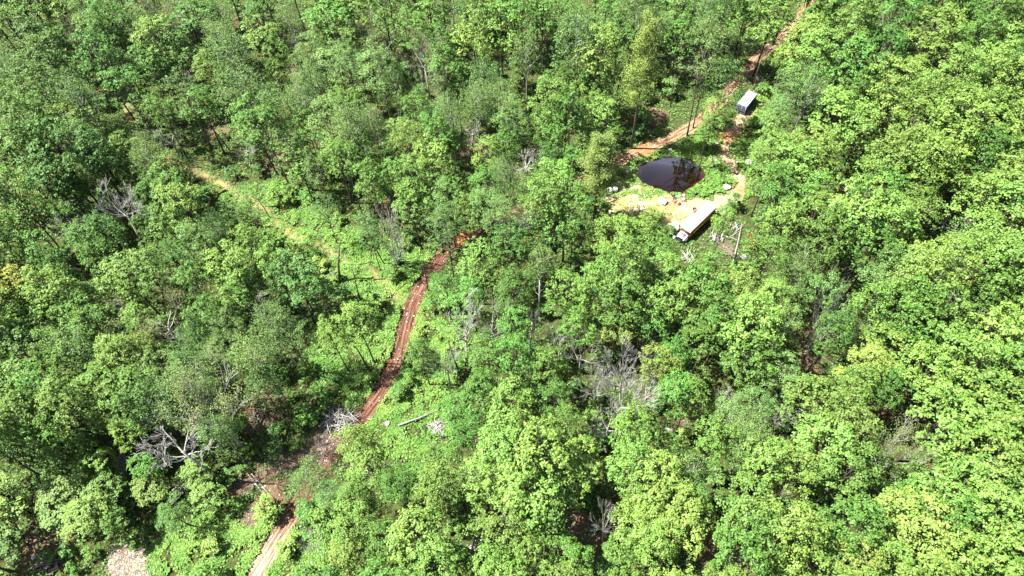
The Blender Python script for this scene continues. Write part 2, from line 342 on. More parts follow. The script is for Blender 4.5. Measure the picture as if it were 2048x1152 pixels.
# water: clear, brown, still
wm = bpy.data.materials.new('pond water'); wm.use_nodes = True; t = wm.node_tree; out = t.nodes['Material Output']; t.nodes.remove(t.nodes['Principled BSDF'])
g_ = t.nodes.new('ShaderNodeBsdfGlossy'); g_.inputs['Roughness'].default_value = .015; g_.inputs['Color'].default_value = (.72, .56, .5, 1)
tb = t.nodes.new('ShaderNodeBsdfTransparent'); tb.inputs['Color'].default_value = (.75, .52, .36, 1)
fr = t.nodes.new('ShaderNodeFresnel'); fr.inputs['IOR'].default_value = 1.39; ms = t.nodes.new('ShaderNodeMixShader')
nn = t.nodes.new('ShaderNodeTexNoise'); nn.inputs['Scale'].default_value = 1.5; bb = t.nodes.new('ShaderNodeBump'); bb.inputs['Strength'].default_value = .03; bb.inputs['Distance'].default_value = .05
t.links.new(nn.outputs['Fac'], bb.inputs['Height']); t.links.new(bb.outputs[0], g_.inputs['Normal'])
t.links.new(fr.outputs[0], ms.inputs[0]); t.links.new(tb.outputs[0], ms.inputs[1]); t.links.new(g_.outputs[0], ms.inputs[2]); t.links.new(ms.outputs[0], out.inputs['Surface'])
pc = pond_w.mean(0); PW = pc+(pond_w-pc)*1.06
n_ = len(PW); VW = [(pc[0], pc[1], WZ)]+[(x, y, WZ) for x, y in PW]
o = link('pond_water', new_mesh('pond_water', VW, None, [(0, i+1, (i+1) % n_+1) for i in range(n_)], [wm])); o['kind'] = 'structure'

# ------------------------------------------------------------------ foliage geometry
def unit(v): return v/(np.linalg.norm(v, axis=-1, keepdims=True)+1e-9)
def leaves(P, N, size, aspect=.75, fold=.25, rg=rng):
    """one bent four-cornered leaf spray at every P, facing N"""
    n = len(P); N = unit(N); a = unit(np.cross(N, unit(rg.normal(size=(n, 3))))); b = np.cross(N, a)
    s = (size*(.7+.6*rg.random(n)))[:, None] if np.ndim(size) == 0 else size[:, None]
    c0 = P-a*s*.5; c1 = P+b*s*.5*aspect-N*s*fold*.5; c2 = P+a*s*.5-N*s*.1; c3 = P-b*s*.5*aspect-N*s*fold*.5
    V = np.stack([c0, c3, c2, c1], 1).reshape(-1, 3); F = np.arange(4*n).reshape(-1, 4)
    return V, F
def cr_maple(seed, Rr=4.5, zc=14.0, rz=4.6, nb=17, leaf=.27, ncl=34, nl=13, sub=.42, low=-.35):
    rg = np.random.default_rng(seed); P = []; N = []; cen = []
    ph0 = rg.random()*6.28; k1, k2 = rg.integers(2, 4), rg.integers(3, 6)
    for i in range(nb):
        u = low+(1-low)*(i+.5)/nb; ph = ph0+i*2.399963+rg.normal()*.25; rad = math.sqrt(max(0, 1-min(1, u)**2))
        mod = 1+.17*math.sin(k1*ph+seed)+.11*math.sin(k2*ph+2*seed)
        q = .74+.1*rg.normal()
        c = np.array([math.cos(ph)*rad*Rr*q*mod, math.sin(ph)*rad*Rr*q*mod, zc+u*rz*.82+rg.normal()*.55]); rb = Rr*(.22+.15*rg.random())
        cen.append((c, rb))
        nc = int(ncl*(rb/(Rr*.34))**2); d = unit(rg.normal(size=(nc*2, 3))+np.array([0, 0, .55])+unit(c-np.array([0, 0, zc-2]))*.75)[:nc]
        sc_ = c+d*rb*(.72+.5*rg.random((nc, 1)))*np.array([1.15, 1.15, .8])
        for s_, dd in zip(sc_, d):
            k = int(nl*(.6+.8*rg.random())); off = rg.normal(size=(k, 3))*np.array([sub, sub, sub*.45])*.62
            P.append(s_+off); N.append(dd*.5+np.array([0, 0, 1.0])+unit(off)*.25+rg.normal(size=(k, 3))*.38)
    P = np.concatenate(P); N = np.concatenate(N)
    V, F = leaves(P, N, leaf, rg=rg); return new_mesh('maple crown', V, F, None, [LM['m']]), cen
def cr_ash(seed, Rr=4.5, zc=14.0, rz=5.0, n=520, leaf=.31, nl=7):
    rg = np.random.default_rng(seed); d = unit(rg.normal(size=(n, 3))+np.array([0, 0, .35])); r = (.45+.55*rg.random((n, 1))**.6)
    ph = np.arctan2(d[:, 1], d[:, 0]); mod = (1+.16*np.sin(3*ph+seed)+.12*np.sin(5*ph+seed*2)+.2*(vnoise(np.column_stack([ph*3, d[:, 2]*4]), 1.0, seed)-.5))[:, None]
    c = d*r*mod*np.array([Rr, Rr, rz])+np.array([0, 0, zc]); P = []; N = []
    for s_, dd in zip(c, d):
        k = int(nl*(.5+rg.random())); off = rg.normal(size=(k, 3))*np.array([.26, .26, .2]); P.append(s_+off); N.append(dd*.45+np.array([0, 0, .8])+rg.normal(size=(k, 3))*.55)
    V, F = leaves(np.concatenate(P), np.concatenate(N), leaf, .6, rg=rg)
    cen = [(c[i], 1) for i in rg.choice(n, 22, replace=False)]
    return new_mesh('ash crown', V, F, None, [LM['a']]), cen
def cr_pine(seed, Rr=3.6, zt=22.0, z0=9.0, nw=13, lean=0):
    rg = np.random.default_rng(seed); P = []; N = []; mb = MB(); 
    for i in range(nw):
        f = i/(nw-1); z = z0+(zt-z0)*f**.9; rr = Rr*(1-.72*f**1.4)*(.8+.3*rg.random())
        for k in range(7 if f < .8 else 4):
            ph = rg.random()*6.28; L = rr*(.65+.45*rg.random()); e = np.array([math.cos(ph)*L, math.sin(ph)*L, z+.9+.25*L]); b0 = np.array([0, 0, z])
            pts = np.array([b0, b0*.5+e*.5+np.array([0, 0, -.25]), e]); mb.tube(pts, [.06, .04, .015], 4, False)
            for q in np.linspace(.35, 1.05, 7):
                p = b0+(e-b0)*q+rg.normal(size=3)*.16; m_ = 20; off = rg.normal(size=(m_, 3))*np.array([.34, .34, .14])*(.7+.5*(1-q*.4)); P.append(p+off); N.append(np.array([0, 0, 1.])+rg.normal(size=(m_, 3))*.5)
    V, F = leaves(np.concatenate(P), np.concatenate(N), .26, .42, .15, rg=rg)
    mb.tube([(0, 0, -.3), (.05, 0, 8), (-.05, .05, 15), (0, 0, zt)], [.26, .21, .13, .03], 7)
    return new_mesh('pine crown', V, F, None, [LM['p']]), mb.mesh('pine trunk', [bark], True)
def grow(mb, p, d, L, r, depth, rg, tips, spread=.55, up=.15, nseg=3, nk=(2, 4), n=5, taper=.55, shrink=.68):
    pts = [p]; rad = [r]; dd = d
    for i in range(nseg):
        dd = unit(dd+rg.normal(size=3)*.13+np.array([0, 0, up*.4])); pts.append(pts[-1]+dd*L/nseg); rad.append(max(.027, r*(1-(1-taper)*(i+1)/nseg)))
    mb.tube(pts, rad, n if r > .05 else 3, False)
    if depth == 0: tips.append((pts[-1], dd)); return
    for k in range(rg.integers(nk[0], nk[1]+1)):
        q = pts[rg.integers(max(1, nseg-2), nseg+1)] if k else pts[-1]
        nd = unit(dd+unit(rg.normal(size=3))*spread*(1.0 if k else .5)+np.array([0, 0, up]))
        grow(mb, q, nd, L*shrink*(.75+.5*rg.random()), rad[-1]*(.85 if k == 0 else .62), depth-1, rg, tips, spread, up, nseg, nk, n, taper, shrink)
def trunk_for(cen, seed, zf=9.0, r0=.24, m_=None):
    rg = np.random.default_rng(seed+500); mb = MB(); top = max(c[2] for c, _ in cen); bend = rg.normal(size=2)*.35
    def ax(z): return np.array([bend[0]*math.sin(z/top*3), bend[1]*math.sin(z/top*2.2), z])
    zs = np.linspace(-.4, top*.93, 8); mb.tube([ax(z) for z in zs], [r0*(1.25 if i == 0 else 1-.82*i/7) for i in range(8)], 7)
    for c, rb in cen[::1][:20]:
        z = max(5.5, c[2]-2.2-.5*math.hypot(c[0], c[1])); a = ax(z); b = np.array(c)-np.array([0, 0, .2]); md = a*.5+b*.5+np.array([0, 0, -.35])+rg.normal(size=3)*.2
        mb.tube([a, md, b], [.1, .07, .025], 4, False)
    return mb.mesh('tree trunk', [m_ or bark], True)
def protos():
    D = {'maple': [], 'ash': [], 'pale': [], 'pine': [], 'bush': [], 'bare': []}
    for s in range(11):
        c, cen = cr_maple(40+s, rz=5.0+.35*(s % 4), nb=19+s % 7, sub=.3+.03*(s % 4), leaf=.31+.03*(s % 3), ncl=24, nl=10, low=-.45); D['maple'].append((c, trunk_for(cen, s, m_=barkd if s % 2 else bark)))
    for s in range(8):
        c, cen = cr_ash(90+s, n=480+50*(s % 3), leaf=.27, nl=8) if s % 2 else cr_maple(120+s, rz=5.6, nb=26+s, leaf=.24, ncl=17, nl=11, sub=.4, low=-.5); D['ash'].append((c, trunk_for(cen, 20+s, r0=.2, m_=bone if s % 2 else bark)))
    for s in range(4):
        rg = np.random.default_rng(300+s); mb = MB(); tips = []
        mb.tube([(0, 0, -.4), (.1, 0, 4), (0, .1, 8.5)], [.26, .2, .16], 7)
        for k in range(5): grow(mb, np.array([0, .1, 7.5+.3*k]), unit(np.array([math.cos(k*1.26+s), math.sin(k*1.26+s), 1.0])), 3.6, .1, 4, rg, tips, .5, .12, nk=(2, 3), shrink=.74)
        pts = np.array([q for q, _ in tips]); ii = rg.integers(0, len(pts), 3400); P = pts[ii]+rg.normal(size=(3400, 3))*.42
        V, F = leaves(P, np.array([0, 0, 1.])+rg.normal(size=(3400, 3))*.6, .19, .6, rg=rg)
        D['pale'].append((new_mesh('thin crown', V, F, None, [LM['w']]), mb.mesh('pale limbs', [bone], True)))
    for s in range(3): D['pine'].append(cr_pine(700+s, nw=12+s))
    for s in range(6):
        c, cen = cr_maple(800+s, Rr=1.7, zc=2.3, rz=1.5, nb=8, leaf=.36, ncl=18, nl=6, sub=.3, low=-.2); D['bush'].append(c)
    for s in range(5):
        rg = np.random.default_rng(900+s); mb = MB(); tips = []
        H = [9, 7, 12, 5, 14][s]; mb.tube([(0, 0, -.4), (.15, 0, H*.5), (0, .15, H)], [.32, .26, .2], 7)
        for k in range(5): grow(mb, np.array([0, .12, H*(.82+.04*k)]), unit(np.array([math.cos(k*1.35+s), math.sin(k*1.35+s), .9])), 3.0, .17, 5, rg, tips, .66, .08, nk=(2, 3), shrink=.72)
        D['bare'].append((mb.mesh('bare limbs', [bone], True), H+4))
    for s in range(2):
        rg = np.random.default_rng(950+s); mb = MB(); tips = []
        for k in range(9):
            a = k*.7+rg.random()*.3; grow(mb, np.array([math.cos(a)*.25, math.sin(a)*.25, -.2]), unit(np.array([math.cos(a)*(.15+.4*rg.random()), math.sin(a)*(.15+.4*rg.random()), 1.5])), 6.0, .13, 3, rg, tips, .3, .2, nk=(2, 4), shrink=.6)
        D['bare'].append((mb.mesh('bare stems', [bone], True), 11))
    return D
PR = protos()
# ------------------------------------------------------------------ undergrowth: low leafy ground cover
OPENS = [wl(q) for q in (
 [(290, 1160), (300, 1060), (420, 1000), (520, 1040), (570, 1080), (520, 1160)],
 [(560, 1160), (600, 1060), (650, 1040), (680, 1160)],
 [(730, 880), (790, 790), (880, 800), (890, 900), (800, 900)],
 [(500, 380), (560, 370), (700, 470), (800, 500), (860, 520), (800, 620), (640, 560), (520, 480), (440, 400)],
 [(830, 600), (880, 560), (930, 640), (900, 760), (800, 770)], [(640, 640), (790, 600), (800, 720), (720, 800), (620, 760)],
 [(1230, 330), (1300, 300), (1410, 260), (1480, 300), (1490, 400), (1400, 400), (1190, 380)],
 [(1450, 280), (1500, 230), (1540, 180), (1560, 220), (1520, 300), (1480, 330)], [(230, 560), (300, 620), (240, 680), (180, 620)])]
def scatter():
    n = 900000; x = rng.uniform(-150, 175, n); y = rng.uniform(8, 205, n)
    d = np.column_stack([x, y, -CAM_H*np.ones(n)]); f = d@Fv; u = 1024+FPX*(d@Rv)/f; v = 576-FPX*(d@Uv)/f
    X = np.column_stack([x, y]); vis = (u > -60) & (u < 2108) & (v > -50) & (v < 1200); X = X[vis]
    op = np.zeros(len(X), bool)
    for P in OPENS: op |= sdist_poly(P, X) < 1.5
    Xo = X[op]; Xo = np.concatenate([Xo+rng.normal(size=Xo.shape)*.4 for _ in range(5)])
    X = np.concatenate([X[~op][rng.random((~op).sum()) < .55], Xo]); opn = np.concatenate([np.zeros(len(X)-len(Xo), bool), np.ones(len(Xo), bool)])
    k = masks(X); keep = 1-np.clip(k['track']*1.05+k['spur']*.93+k['gravel']*.96+k['dig']*.9+k['red']*.8+k['litter']*.6+k['clear']*np.clip(1.2-1.25*vnoise(X, 2.5, 91), .3, .9)+k['old']*.86+k['path']*.7, 0, 1)
    keep[k['pond'] < .25] = 0; tuft = vnoise(X, 1.4, 33, 2); keep *= np.clip((tuft-.3)*3.5, .06, 1)
    s = rng.random(len(X)) < keep; X = X[s]; opn = opn[s]; pd = k['pond'][s]; cl = (k['clear']+k['path']+k['gravel'])[s]
    h = (.12+.95*np.clip(vnoise(X, 2.3, 55, 2)-.28, 0, 1)*1.5)*np.where(cl > .3, .35, 1)
    z = ground_z(X, pd)+h*(.35+.65*rng.random(len(X))**.5)
    N = np.column_stack([rng.normal(size=len(X))*.45, rng.normal(size=len(X))*.45, np.ones(len(X))])
    return X, z, N, opn
XS, ZS, NS, OP = scatter()
Vv, Ff = leaves(np.column_stack([XS, ZS]), NS, .3+.16*rng.random(len(XS)), .8)
und = link('undergrowth', new_mesh('undergrowth', Vv, Ff, None, [LM['d'], LM['m'], LM['l'], LM['y']], OP.astype(int)+(vnoise(XS, 3.5, 77)*1.5+rng.random(len(XS))*.9 > 1.25).astype(int)+(((vnoise(XS, 6, 78)*.8+rng.random(len(XS))*.5) > .82) & OP).astype(int)))  # darker leaves outside the openings: shade under the trees put into the colour
und['kind'] = 'stuff'; und['label'] = 'low green leafy ground cover between the trees'
# ------------------------------------------------------------------ trees, read off the photograph crop by crop
CROPS = [
(0, 0, 2.924, """150,70,150m 90,210,140m 270,260,100d 360,40,110l 360,190,60l 560,60,120m 650,130,110m 640,230,90m 850,50,90d 980,80,90w 830,190,100a 500,230,90w 570,350,110m 1150,110,130m 930,260,120l 900,390,110m 1040,310,90d 1290,80,90a 1290,220,100a 1350,330,130a 1230,420,80l 1530,110,100m 1540,240,110l 1620,330,80m 1700,130,90a 1830,300,100a 1920,140,150m 1970,30,100l 1980,400,150a 720,420,90a 740,540,100m 90,440,110a 290,370,130m 400,440,100m 240,540,130m 120,680,120m 300,640,90d 470,600,130a 450,740,120l 700,800,80m 200,780,130m 120,900,130m 330,880,140m 480,840,110a 560,920,110d 550,1010,80l 300,1040,110d 80,1110,90l 240,1100,80l 430,1130,90m 660,1010,80m 750,920,80l 890,960,110a 850,860,80a 1080,560,100a 1180,640,110m 1430,560,160a 1600,640,130a 1560,780,130m 1480,700,120m 1770,620,120a 1800,760,90m 1940,720,130a 1730,940,90l 1620,440,80m 1820,480,100a 940,660,80m 1000,1050,90l 1970,930,100l 1860,1000,90a"""),
(674, 0, 2.924, """60,70,110m 120,150,100l 280,60,130m 230,290,100w 100,260,90m 430,180,110m 560,110,120m 470,60,70m 500,320,110w 60,380,100a 250,430,140a 330,520,110a 630,330,110m 640,440,110m 590,520,90w 780,60,90m 850,150,110l 760,320,120l 980,60,130m 1090,120,120m 960,180,110l 940,280,90l 1100,330,110a 1210,110,110m 1360,130,120m 1230,230,90a 1400,240,160a 1530,320,130l 1560,150,110m 1650,220,110m 1640,40,110m 1740,90,120a 1860,170,110a 1850,60,100m 1990,80,100m 2000,220,90m 1430,400,100a 1280,480,110m 1400,480,70l 1530,440,100m 1650,500,75l 1540,560,60l 1260,640,120l 1370,600,100l 1350,700,120m 1560,690,110l 1500,800,70l 1270,800,110m 1190,720,100l 850,480,120a 820,600,120a 960,600,110a 1010,720,110a 1000,850,100m 890,920,100l 700,540,90d 560,680,110a 460,650,90m 660,680,100a 560,790,110m 670,830,70m 450,870,120l 380,800,80l 560,940,110l 450,1030,100l 240,950,60l 90,760,130a 210,740,100a 50,960,90l 200,1080,90l 60,620,100m 330,1060,90l 130,880,110d 1120,1000,110a 870,1080,110m 1090,1110,90a 960,1030,100a 1270,1090,130l 1370,960,80m 1250,930,80m 700,1100,90m 560,1110,90l"""),
(1348, 0, 2.924, """60,60,110a 190,100,140a 300,60,110m 40,160,90a 560,110,120l 430,110,100m  170,500,80m 850,30,100m 940,60,90m 850,140,100m 760,270,120l 800,360,110l 640,370,80m 1060,150,110l 1050,240,90l 1170,50,90m 1290,110,110m 1420,60,100d 1590,70,120m 1500,220,110l 1610,240,100l 1720,60,100d 1850,60,110m 1960,130,110m 1800,230,110m 1880,320,110l 1960,400,100m 1740,300,90m 1040,400,130m 1200,330,130m 1240,440,90l 1560,400,140l 1650,480,110l 1840,470,140l 1960,520,120l 1720,570,110l 700,500,110a 810,520,100a 850,430,90l 610,650,90a 570,730,80d 1050,560,100m 1270,560,130l 1420,570,120l 1530,660,120l 1200,650,90l 960,700,140l 1080,780,110l 950,840,100m 1500,740,150l 1620,760,120l 1380,740,110l 1780,680,120l 1870,780,150l 1980,640,100l 620,880,130l 780,900,150l 560,980,110l 700,1010,140l 860,1020,110l 600,1090,100m 1250,960,130l 1400,950,130l 1560,900,130l 1180,1050,110l 1350,1080,140l 1600,1030,110m 1800,920,110m 1940,1100,130l 250,650,80l 210,750,60l 1930,950,90m"""),
(0, 379, 2.924, """90,70,140m 170,170,110m 430,50,90m 100,290,100l 90,400,110m 260,410,110m 330,470,90m 110,580,110Y 190,640,110l 100,720,100y 330,620,110l 330,720,110l 530,330,100m 640,270,100m 600,420,100m 900,230,100m 1080,130,120l 1020,240,110l 750,510,130l 900,530,120l 1020,430,110m 1160,330,100a 1260,240,100a 1450,130,90a 1350,480,120l 1420,550,90l 1150,560,110m 1210,780,120m 1150,870,100a 1350,860,120a 1600,800,140a 1500,980,150a 1700,880,130a 1720,480,120d 1800,570,110d 1640,540,90d 550,640,80l 480,760,120m 560,820,110m 450,930,130a 340,930,100m 170,800,110m 150,920,110d 740,1000,120l 680,1090,110l 850,980,110l 950,1080,120a 1120,1040,120a 1280,1060,130a 840,790,90l 1900,130,80a 1940,860,90l 60,1080,90l 250,1100,90l 400,1040,90m 1400,640,100m 900,60,90m 1600,440,90l 1480,340,90l 1030,50,90m 770,620,70m"""),
(674, 379, 2.079, """310,60,100m 460,50,80d 450,165,95a 540,105,60l 620,80,90a 700,140,90a 860,60,110m 950,60,110m 900,150,90m 980,180,80d 720,230,90m 850,300,80a 590,310,90l 640,360,80l 740,430,90m 960,440,100m 450,420,70m 1150,200,100l 1230,210,90l 1300,170,70l 1330,260,90m 1190,330,110l 1120,380,110m 1240,400,120m 1360,350,80l 1060,440,100l 1180,490,100m 1320,470,100l 1400,470,80l 740,580,80m 620,690,90m 730,700,90m 480,680,80m 1170,560,90y 1300,580,80m 1400,700,80m 1330,740,80y 880,740,80m 1100,780,100a 130,180,60a 90,560,80l 560,450,80m 1000,560,80m 350,690,60l"""),
(1348, 379, 2.079, """430,50,80m 560,40,90m 850,50,110m 760,110,110l 450,160,90l 560,140,100l 640,210,110m 780,230,120m 890,170,100l 940,270,100l 980,120,90l 1130,160,90l 1290,60,100l 1380,120,110l 1350,230,110l 1200,240,90a 1290,310,110l 1400,340,100l 1090,340,110l 1020,400,110l 880,390,110a 520,330,100a 480,400,80a 380,300,100m 130,400,110m 270,430,110l 70,460,100m 400,480,90l 340,560,110l 200,560,110m 130,620,100m 450,580,80a 300,720,110m 430,760,90a 660,600,80m 780,580,80a 860,500,100m 980,520,110m 1080,560,110l 1200,500,80l 860,660,90l 1000,680,100l 800,760,90y 1330,620,110l 1240,760,120l 1300,440,80m 205,152,50l 260,330,70l 1050,770,90l 600,450,80d 1420,760,110l 1150,680,90m 1400,520,70m 940,600,80m"""),
(0, 758, 2.079, """100,60,110l 200,80,90m 300,110,90l 60,300,80m 150,260,90m 230,240,80m 260,330,80m 420,60,90m 560,70,110m 640,110,110a 780,60,110a 870,130,130w 900,220,90a 340,200,75l 490,110,80l 540,230,60l 610,370,55m 400,350,70l 300,440,90l 420,460,90m 250,520,80l 360,560,80l 630,450,65l 800,400,60l 850,490,60l 720,560,70m 1100,40,80d 30,510,65l 460,600,60m 1290,420,90a 1370,480,70a 60,170,90l"""),
(674, 758, 2.079, """600,60,100m 500,120,80m 560,210,80m 720,120,100l 900,90,90m 950,190,80m 1230,220,100m 1400,80,90m 90,280,80l 130,370,80l 250,450,70m 330,420,70m 430,450,100l 420,340,90l 700,300,120l 850,320,130l 640,430,110l 780,480,130l 930,440,110l 700,580,110l 860,540,110l 1000,330,90l 80,500,70l 70,620,90l 210,680,90m 330,660,110l 420,760,100l 650,780,90l 780,740,90l 1220,370,100l 1330,400,110l 1260,480,90l 1400,540,110l 1250,620,100l 1190,740,90l 1330,680,90l 930,700,80m 1000,760,70m 1370,280,70m 60,730,80l"""),
(1348, 758, 2.079, """60,90,90m 230,160,100a 330,110,90a 300,270,110a 160,270,90m 590,110,110l 700,190,120l 620,280,110l 750,40,80l 860,50,80m 1130,170,120l 1210,100,110l 1350,100,120l 1290,230,110l 1420,230,110l 900,320,100w 700,400,110l 60,400,90a 70,520,90m 40,620,100y 300,600,140l 450,640,130l 250,720,120m 560,620,100m 740,600,110m 990,600,120y 1060,680,100y 1180,450,120l 1300,380,120l 1400,460,110l 1150,580,100m 1290,580,110l 1340,720,110l 1180,750,90l 980,490,80m 600,760,90l 760,770,90y 380,360,100l 500,380,90l 880,740,70l 1200,300,60m 1420,620,90l 410,490,50w"""),
]
TREES = []
for ox, oy, s, txt in CROPS:
    for e in txt.split():
        k = e[-1]; a, b, r = (float(q) for q in e[:-1].split(',')); TREES.append([ox+a/s, oy+b/s, r/s*(.93 if k in 'ly' else .86), k, None])
# a rim of crowns that reach into the frame from outside it
rr = np.random.default_rng(5)
for px in range(-40, 2120, 62):
    TREES.append([px+rr.normal()*12, -38+rr.normal()*8, 36+rr.random()*8, 'mladl'[rr.integers(5)], None])
for py in range(0, 1200, 80):
    TREES.append([-42+rr.normal()*6, py, 34+py*.014, 'mlm'[rr.integers(3)], None]); TREES.append([2092+rr.normal()*6, py, 36+py*.016, 'lml'[rr.integers(3)], None])
for px in list(range(650, 2050, 100)): TREES.append([px+rr.normal()*12, 1196, 50, 'lml'[rr.integers(3)], None])
# trees whose foot shows: (foot px, crown px, radius px, kind)
def tall(fx, fy, cx, cy, r, k):
    g = at(np.array([fx]), np.array([fy]))[0]; z = min(np.arange(4, 24, .25), key=lambda q: np.linalg.norm(at(np.array([cx]), np.array([cy]), q)[0][:2]-g[:2]))
    TREES.append([cx, cy, r, k, (float(g[0]), float(g[1]), float(z))])
tall(1374, 272, 1392, 105, 40, 'a'); tall(1263, 296, 1303, 125, 36, 'P'); tall(1188, 440, 1187, 330, 44, 'p'); tall(372, 700, 352, 615, 46, 'w'); tall(1425, 258, 1432, 165, 38, 'a')
tall(835, 590, 878, 460, 1, 'x') if False else None
COLS = {'l': 'bright green', 'm': 'mid green', 'd': 'dark green', 'a': 'grey-green', 'w': 'pale thin-leaved', 'y': 'yellow-green', 'Y': 'golden', 'p': 'soft grey-green', 'P': 'yellowish'}
KIND = {'l': ('maple_tree', 'maple'), 'y': ('maple_tree', 'maple'), 'Y': ('maple_tree', 'maple'), 'm': ('oak_tree', 'oak'), 'd': ('oak_tree', 'oak'), 'a': ('ash_tree', 'ash'), 'w': ('birch_tree', 'birch'), 'p': ('pine_tree', 'pine'), 'P': ('pine_tree', 'pine')}
placed = []; cnt = 0
SHOW = [(1104, 690, 14), (1158, 700, 16), (1186, 770, 16), (1290, 765, 14), (1212, 845, 14), (893, 720, 14), (1900, 620, 14), (1385, 250, 14), (243, 400, 22), (152, 447, 26), (345, 893, 34), (780, 425, 34), (932, 645, 24), (985, 640, 20), (1283, 690, 22), (1335, 672, 16), (1232, 740, 22), (1240, 795, 30), (1205, 1042, 24), (1668, 580, 30), (1712, 690, 20), (1552, 830, 20), (947, 258, 22), (340, 278, 16), (372, 163, 14), (905, 15, 16), (1885, 440, 20), (1050, 330, 18), (682, 846, 26), (1492, 205, 30), (1468, 459, 20), (1436, 474, 16), (874, 858, 22), (246, 925, 20), (356, 985, 18), (255, 1115, 40), (1400, 435, 30), (1360, 465, 18), (1500, 488, 16), (1495, 322, 10), (960, 1092, 16), (1376, 512, 12), (1484, 522, 12)]
def hides(px, py, r):
    return any(math.hypot(px-a, py-b) < r*.55+q*.45 for a, b, q in SHOW)
TREES = [q for q in TREES if q[4] or not hides(q[0], q[1], q[2])]
def put_tree(name, crown, trunk, loc, rz, s, leafm, sink=.0):
    root = link(name, None, None, loc); root.rotation_euler.z = rz; root.scale = s; root.empty_display_size = .5
    if crown:
        c = link('crown', crown, root)
        c.material_slots[0].link = 'OBJECT'; c.material_slots[0].material = leafm
    t_ = link('trunk' if crown else 'limbs', trunk, root); return root
for i, (px, py, r, k, fix) in enumerate(TREES):
    if fix: x, y, zc = fix
    else:
        p = at(np.array([px]), np.array([py]), 13.)[0]; dist = np.linalg.norm(p-np.array([0, 0, CAM_H])); rw = r/FPX*dist
        zc = min(18.5, max(9.0 if py < 560 else 5.0, 5.6+2.45*rw))*rr.uniform(.86, 1.16); zc *= .5 if (py > 950 and px < 460) else .78 if (py > 880 and px < 700) else 1; x, y, _ = at(np.array([px]), np.array([py]), zc)[0]
    dist = np.linalg.norm(np.array([x, y, zc-CAM_H])); rw = max(1.6, r/FPX*dist)
    P = PR['ash' if k == 'a' else 'pale' if k == 'w' else 'pine' if k in 'pP' else 'maple']; cr, tr_ = P[rr.integers(len(P))]
    if k in 'pP': sx = rw/3.4; sz = zc/15.5
    elif k == 'w': sx = rw/4.2; sz = zc/12.0
    else: sx = rw/4.5; sz = zc/14.0
    root = put_tree(KIND[k][0], cr, tr_, (x, y, gz(x, y)), rr.random()*6.28, (sx*rr.uniform(.96, 1.04), sx*rr.uniform(.96, 1.04), sz), LM[k]); root['category'] = 'tree'
    placed.append((root, k, x, y, zc, rw, px, py, r))
# ------------------------------------------------------------------ bushes in the gaps that show
disc = np.array([(p[6], p[7], p[8]) for p in placed])
cand = []; tries = 0
while len(cand) < 290 and tries < 60000:
    tries += 1; u, v = rr.uniform(-10, 2058), rr.uniform(-10, 1162)
    if (np.hypot(disc[:, 0]-u, disc[:, 1]-v) < disc[:, 2]*.86).any(): continue
    if hides(u, v, 8): continue
    p = at(np.array([u]), np.array([v]), .8)[0][:2]; k = masks(p[None]);
    if max(k['track'][0], k['spur'][0], k['clear'][0], k['gravel'][0], k['dig'][0], k['path'][0]*1.5, k['litter'][0], k['red'][0], k['old'][0]) > .25 or k['pond'][0] < 1.6 or k['dt'][0] < 3.0: continue
    if any(sdist_poly(P_, p[None])[0] < 0 for P_ in (OPENS[0], OPENS[1])) and rr.random() < .93: continue
    if any(sdist_poly(OPENS[q], p[None])[0] < 0 for q in (2, 6, 7)) and rr.random() < .8: continue
    if cand and min(math.hypot(p[0]-q[0], p[1]-q[1]) for q in cand) < 2.7: continue
    cand.append((p[0], p[1], u, v))
KEEP_CLEAR = []
for x, y, u, v in cand:
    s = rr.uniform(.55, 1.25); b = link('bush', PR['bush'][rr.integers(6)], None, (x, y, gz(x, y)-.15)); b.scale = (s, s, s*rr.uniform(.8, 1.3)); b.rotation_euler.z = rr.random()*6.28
    k = 'lmlmmy'[rr.integers(6)] if any(sdist_poly(P_, np.array([[x, y]]))[0] < 2 for P_ in OPENS) else 'ddmdml'[rr.integers(6)]  # bushes away from the openings get darker leaves to imitate gap shade
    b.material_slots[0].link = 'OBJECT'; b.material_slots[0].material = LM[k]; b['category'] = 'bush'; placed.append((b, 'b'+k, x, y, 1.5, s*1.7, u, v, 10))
# ------------------------------------------------------------------ bare trees
LAND = []
def land(phrase, px, py, z=0): p = A(px, py, z); LAND.append((phrase, p.x, p.y))
def bare(fx, fy, cx, cy, r, v, label, m_=None, leafy=0):
    g = A(fx, fy); H = PR['bare'][v][1]
    z = min(np.arange(2, 24, .25), key=lambda q: np.linalg.norm(at(np.array([cx]), np.array([cy]), q)[0][:2]-np.array([g.x, g.y])))
    cz = at(np.array([cx]), np.array([cy]), z)[0]; dist = np.linalg.norm(cz-np.array([0, 0, CAM_H])); s = 1.15*r/FPX*dist/4.6; z += 1.0
    root = thing('bare_tree', label, 'dead tree', (g.x, g.y, gz(g.x, g.y)), rr.random()*6, 'leafless trees'); root.scale = (s, s, z/H)
    lb = link('limbs', PR['bare'][v][0], root)
    d = Vector((cz[0]-g.x, cz[1]-g.y)); root.rotation_euler = (0, 0, root.rotation_euler.z)
    if d.length > .4:
        root.rotation_euler = Vector((d.x, d.y, z)).normalized().to_track_quat('Z', 'Y').to_euler()
    if m_: lb.material_slots[0].link = 'OBJECT'; lb.material_slots[0].material = m_
    return root
bare(312, 537, 243, 400, 30, 4, 'tall leaning grey dead tree with a forked bare top', )
bare(168, 480, 152, 447, 36, 1, 'spreading white dead branches left of the tall leaning dead tree')
bare(437, 955, 345, 893, 44, 4, 'big dead tree with white limbs leaning above the log stacks')
bare(795, 527, 783, 445, 42, 5, 'grey leafless multi-stem tree where the grassy path meets the track')
bare(935, 730, 932, 645, 34, 1, 'bushy white leafless tree right of the red track')
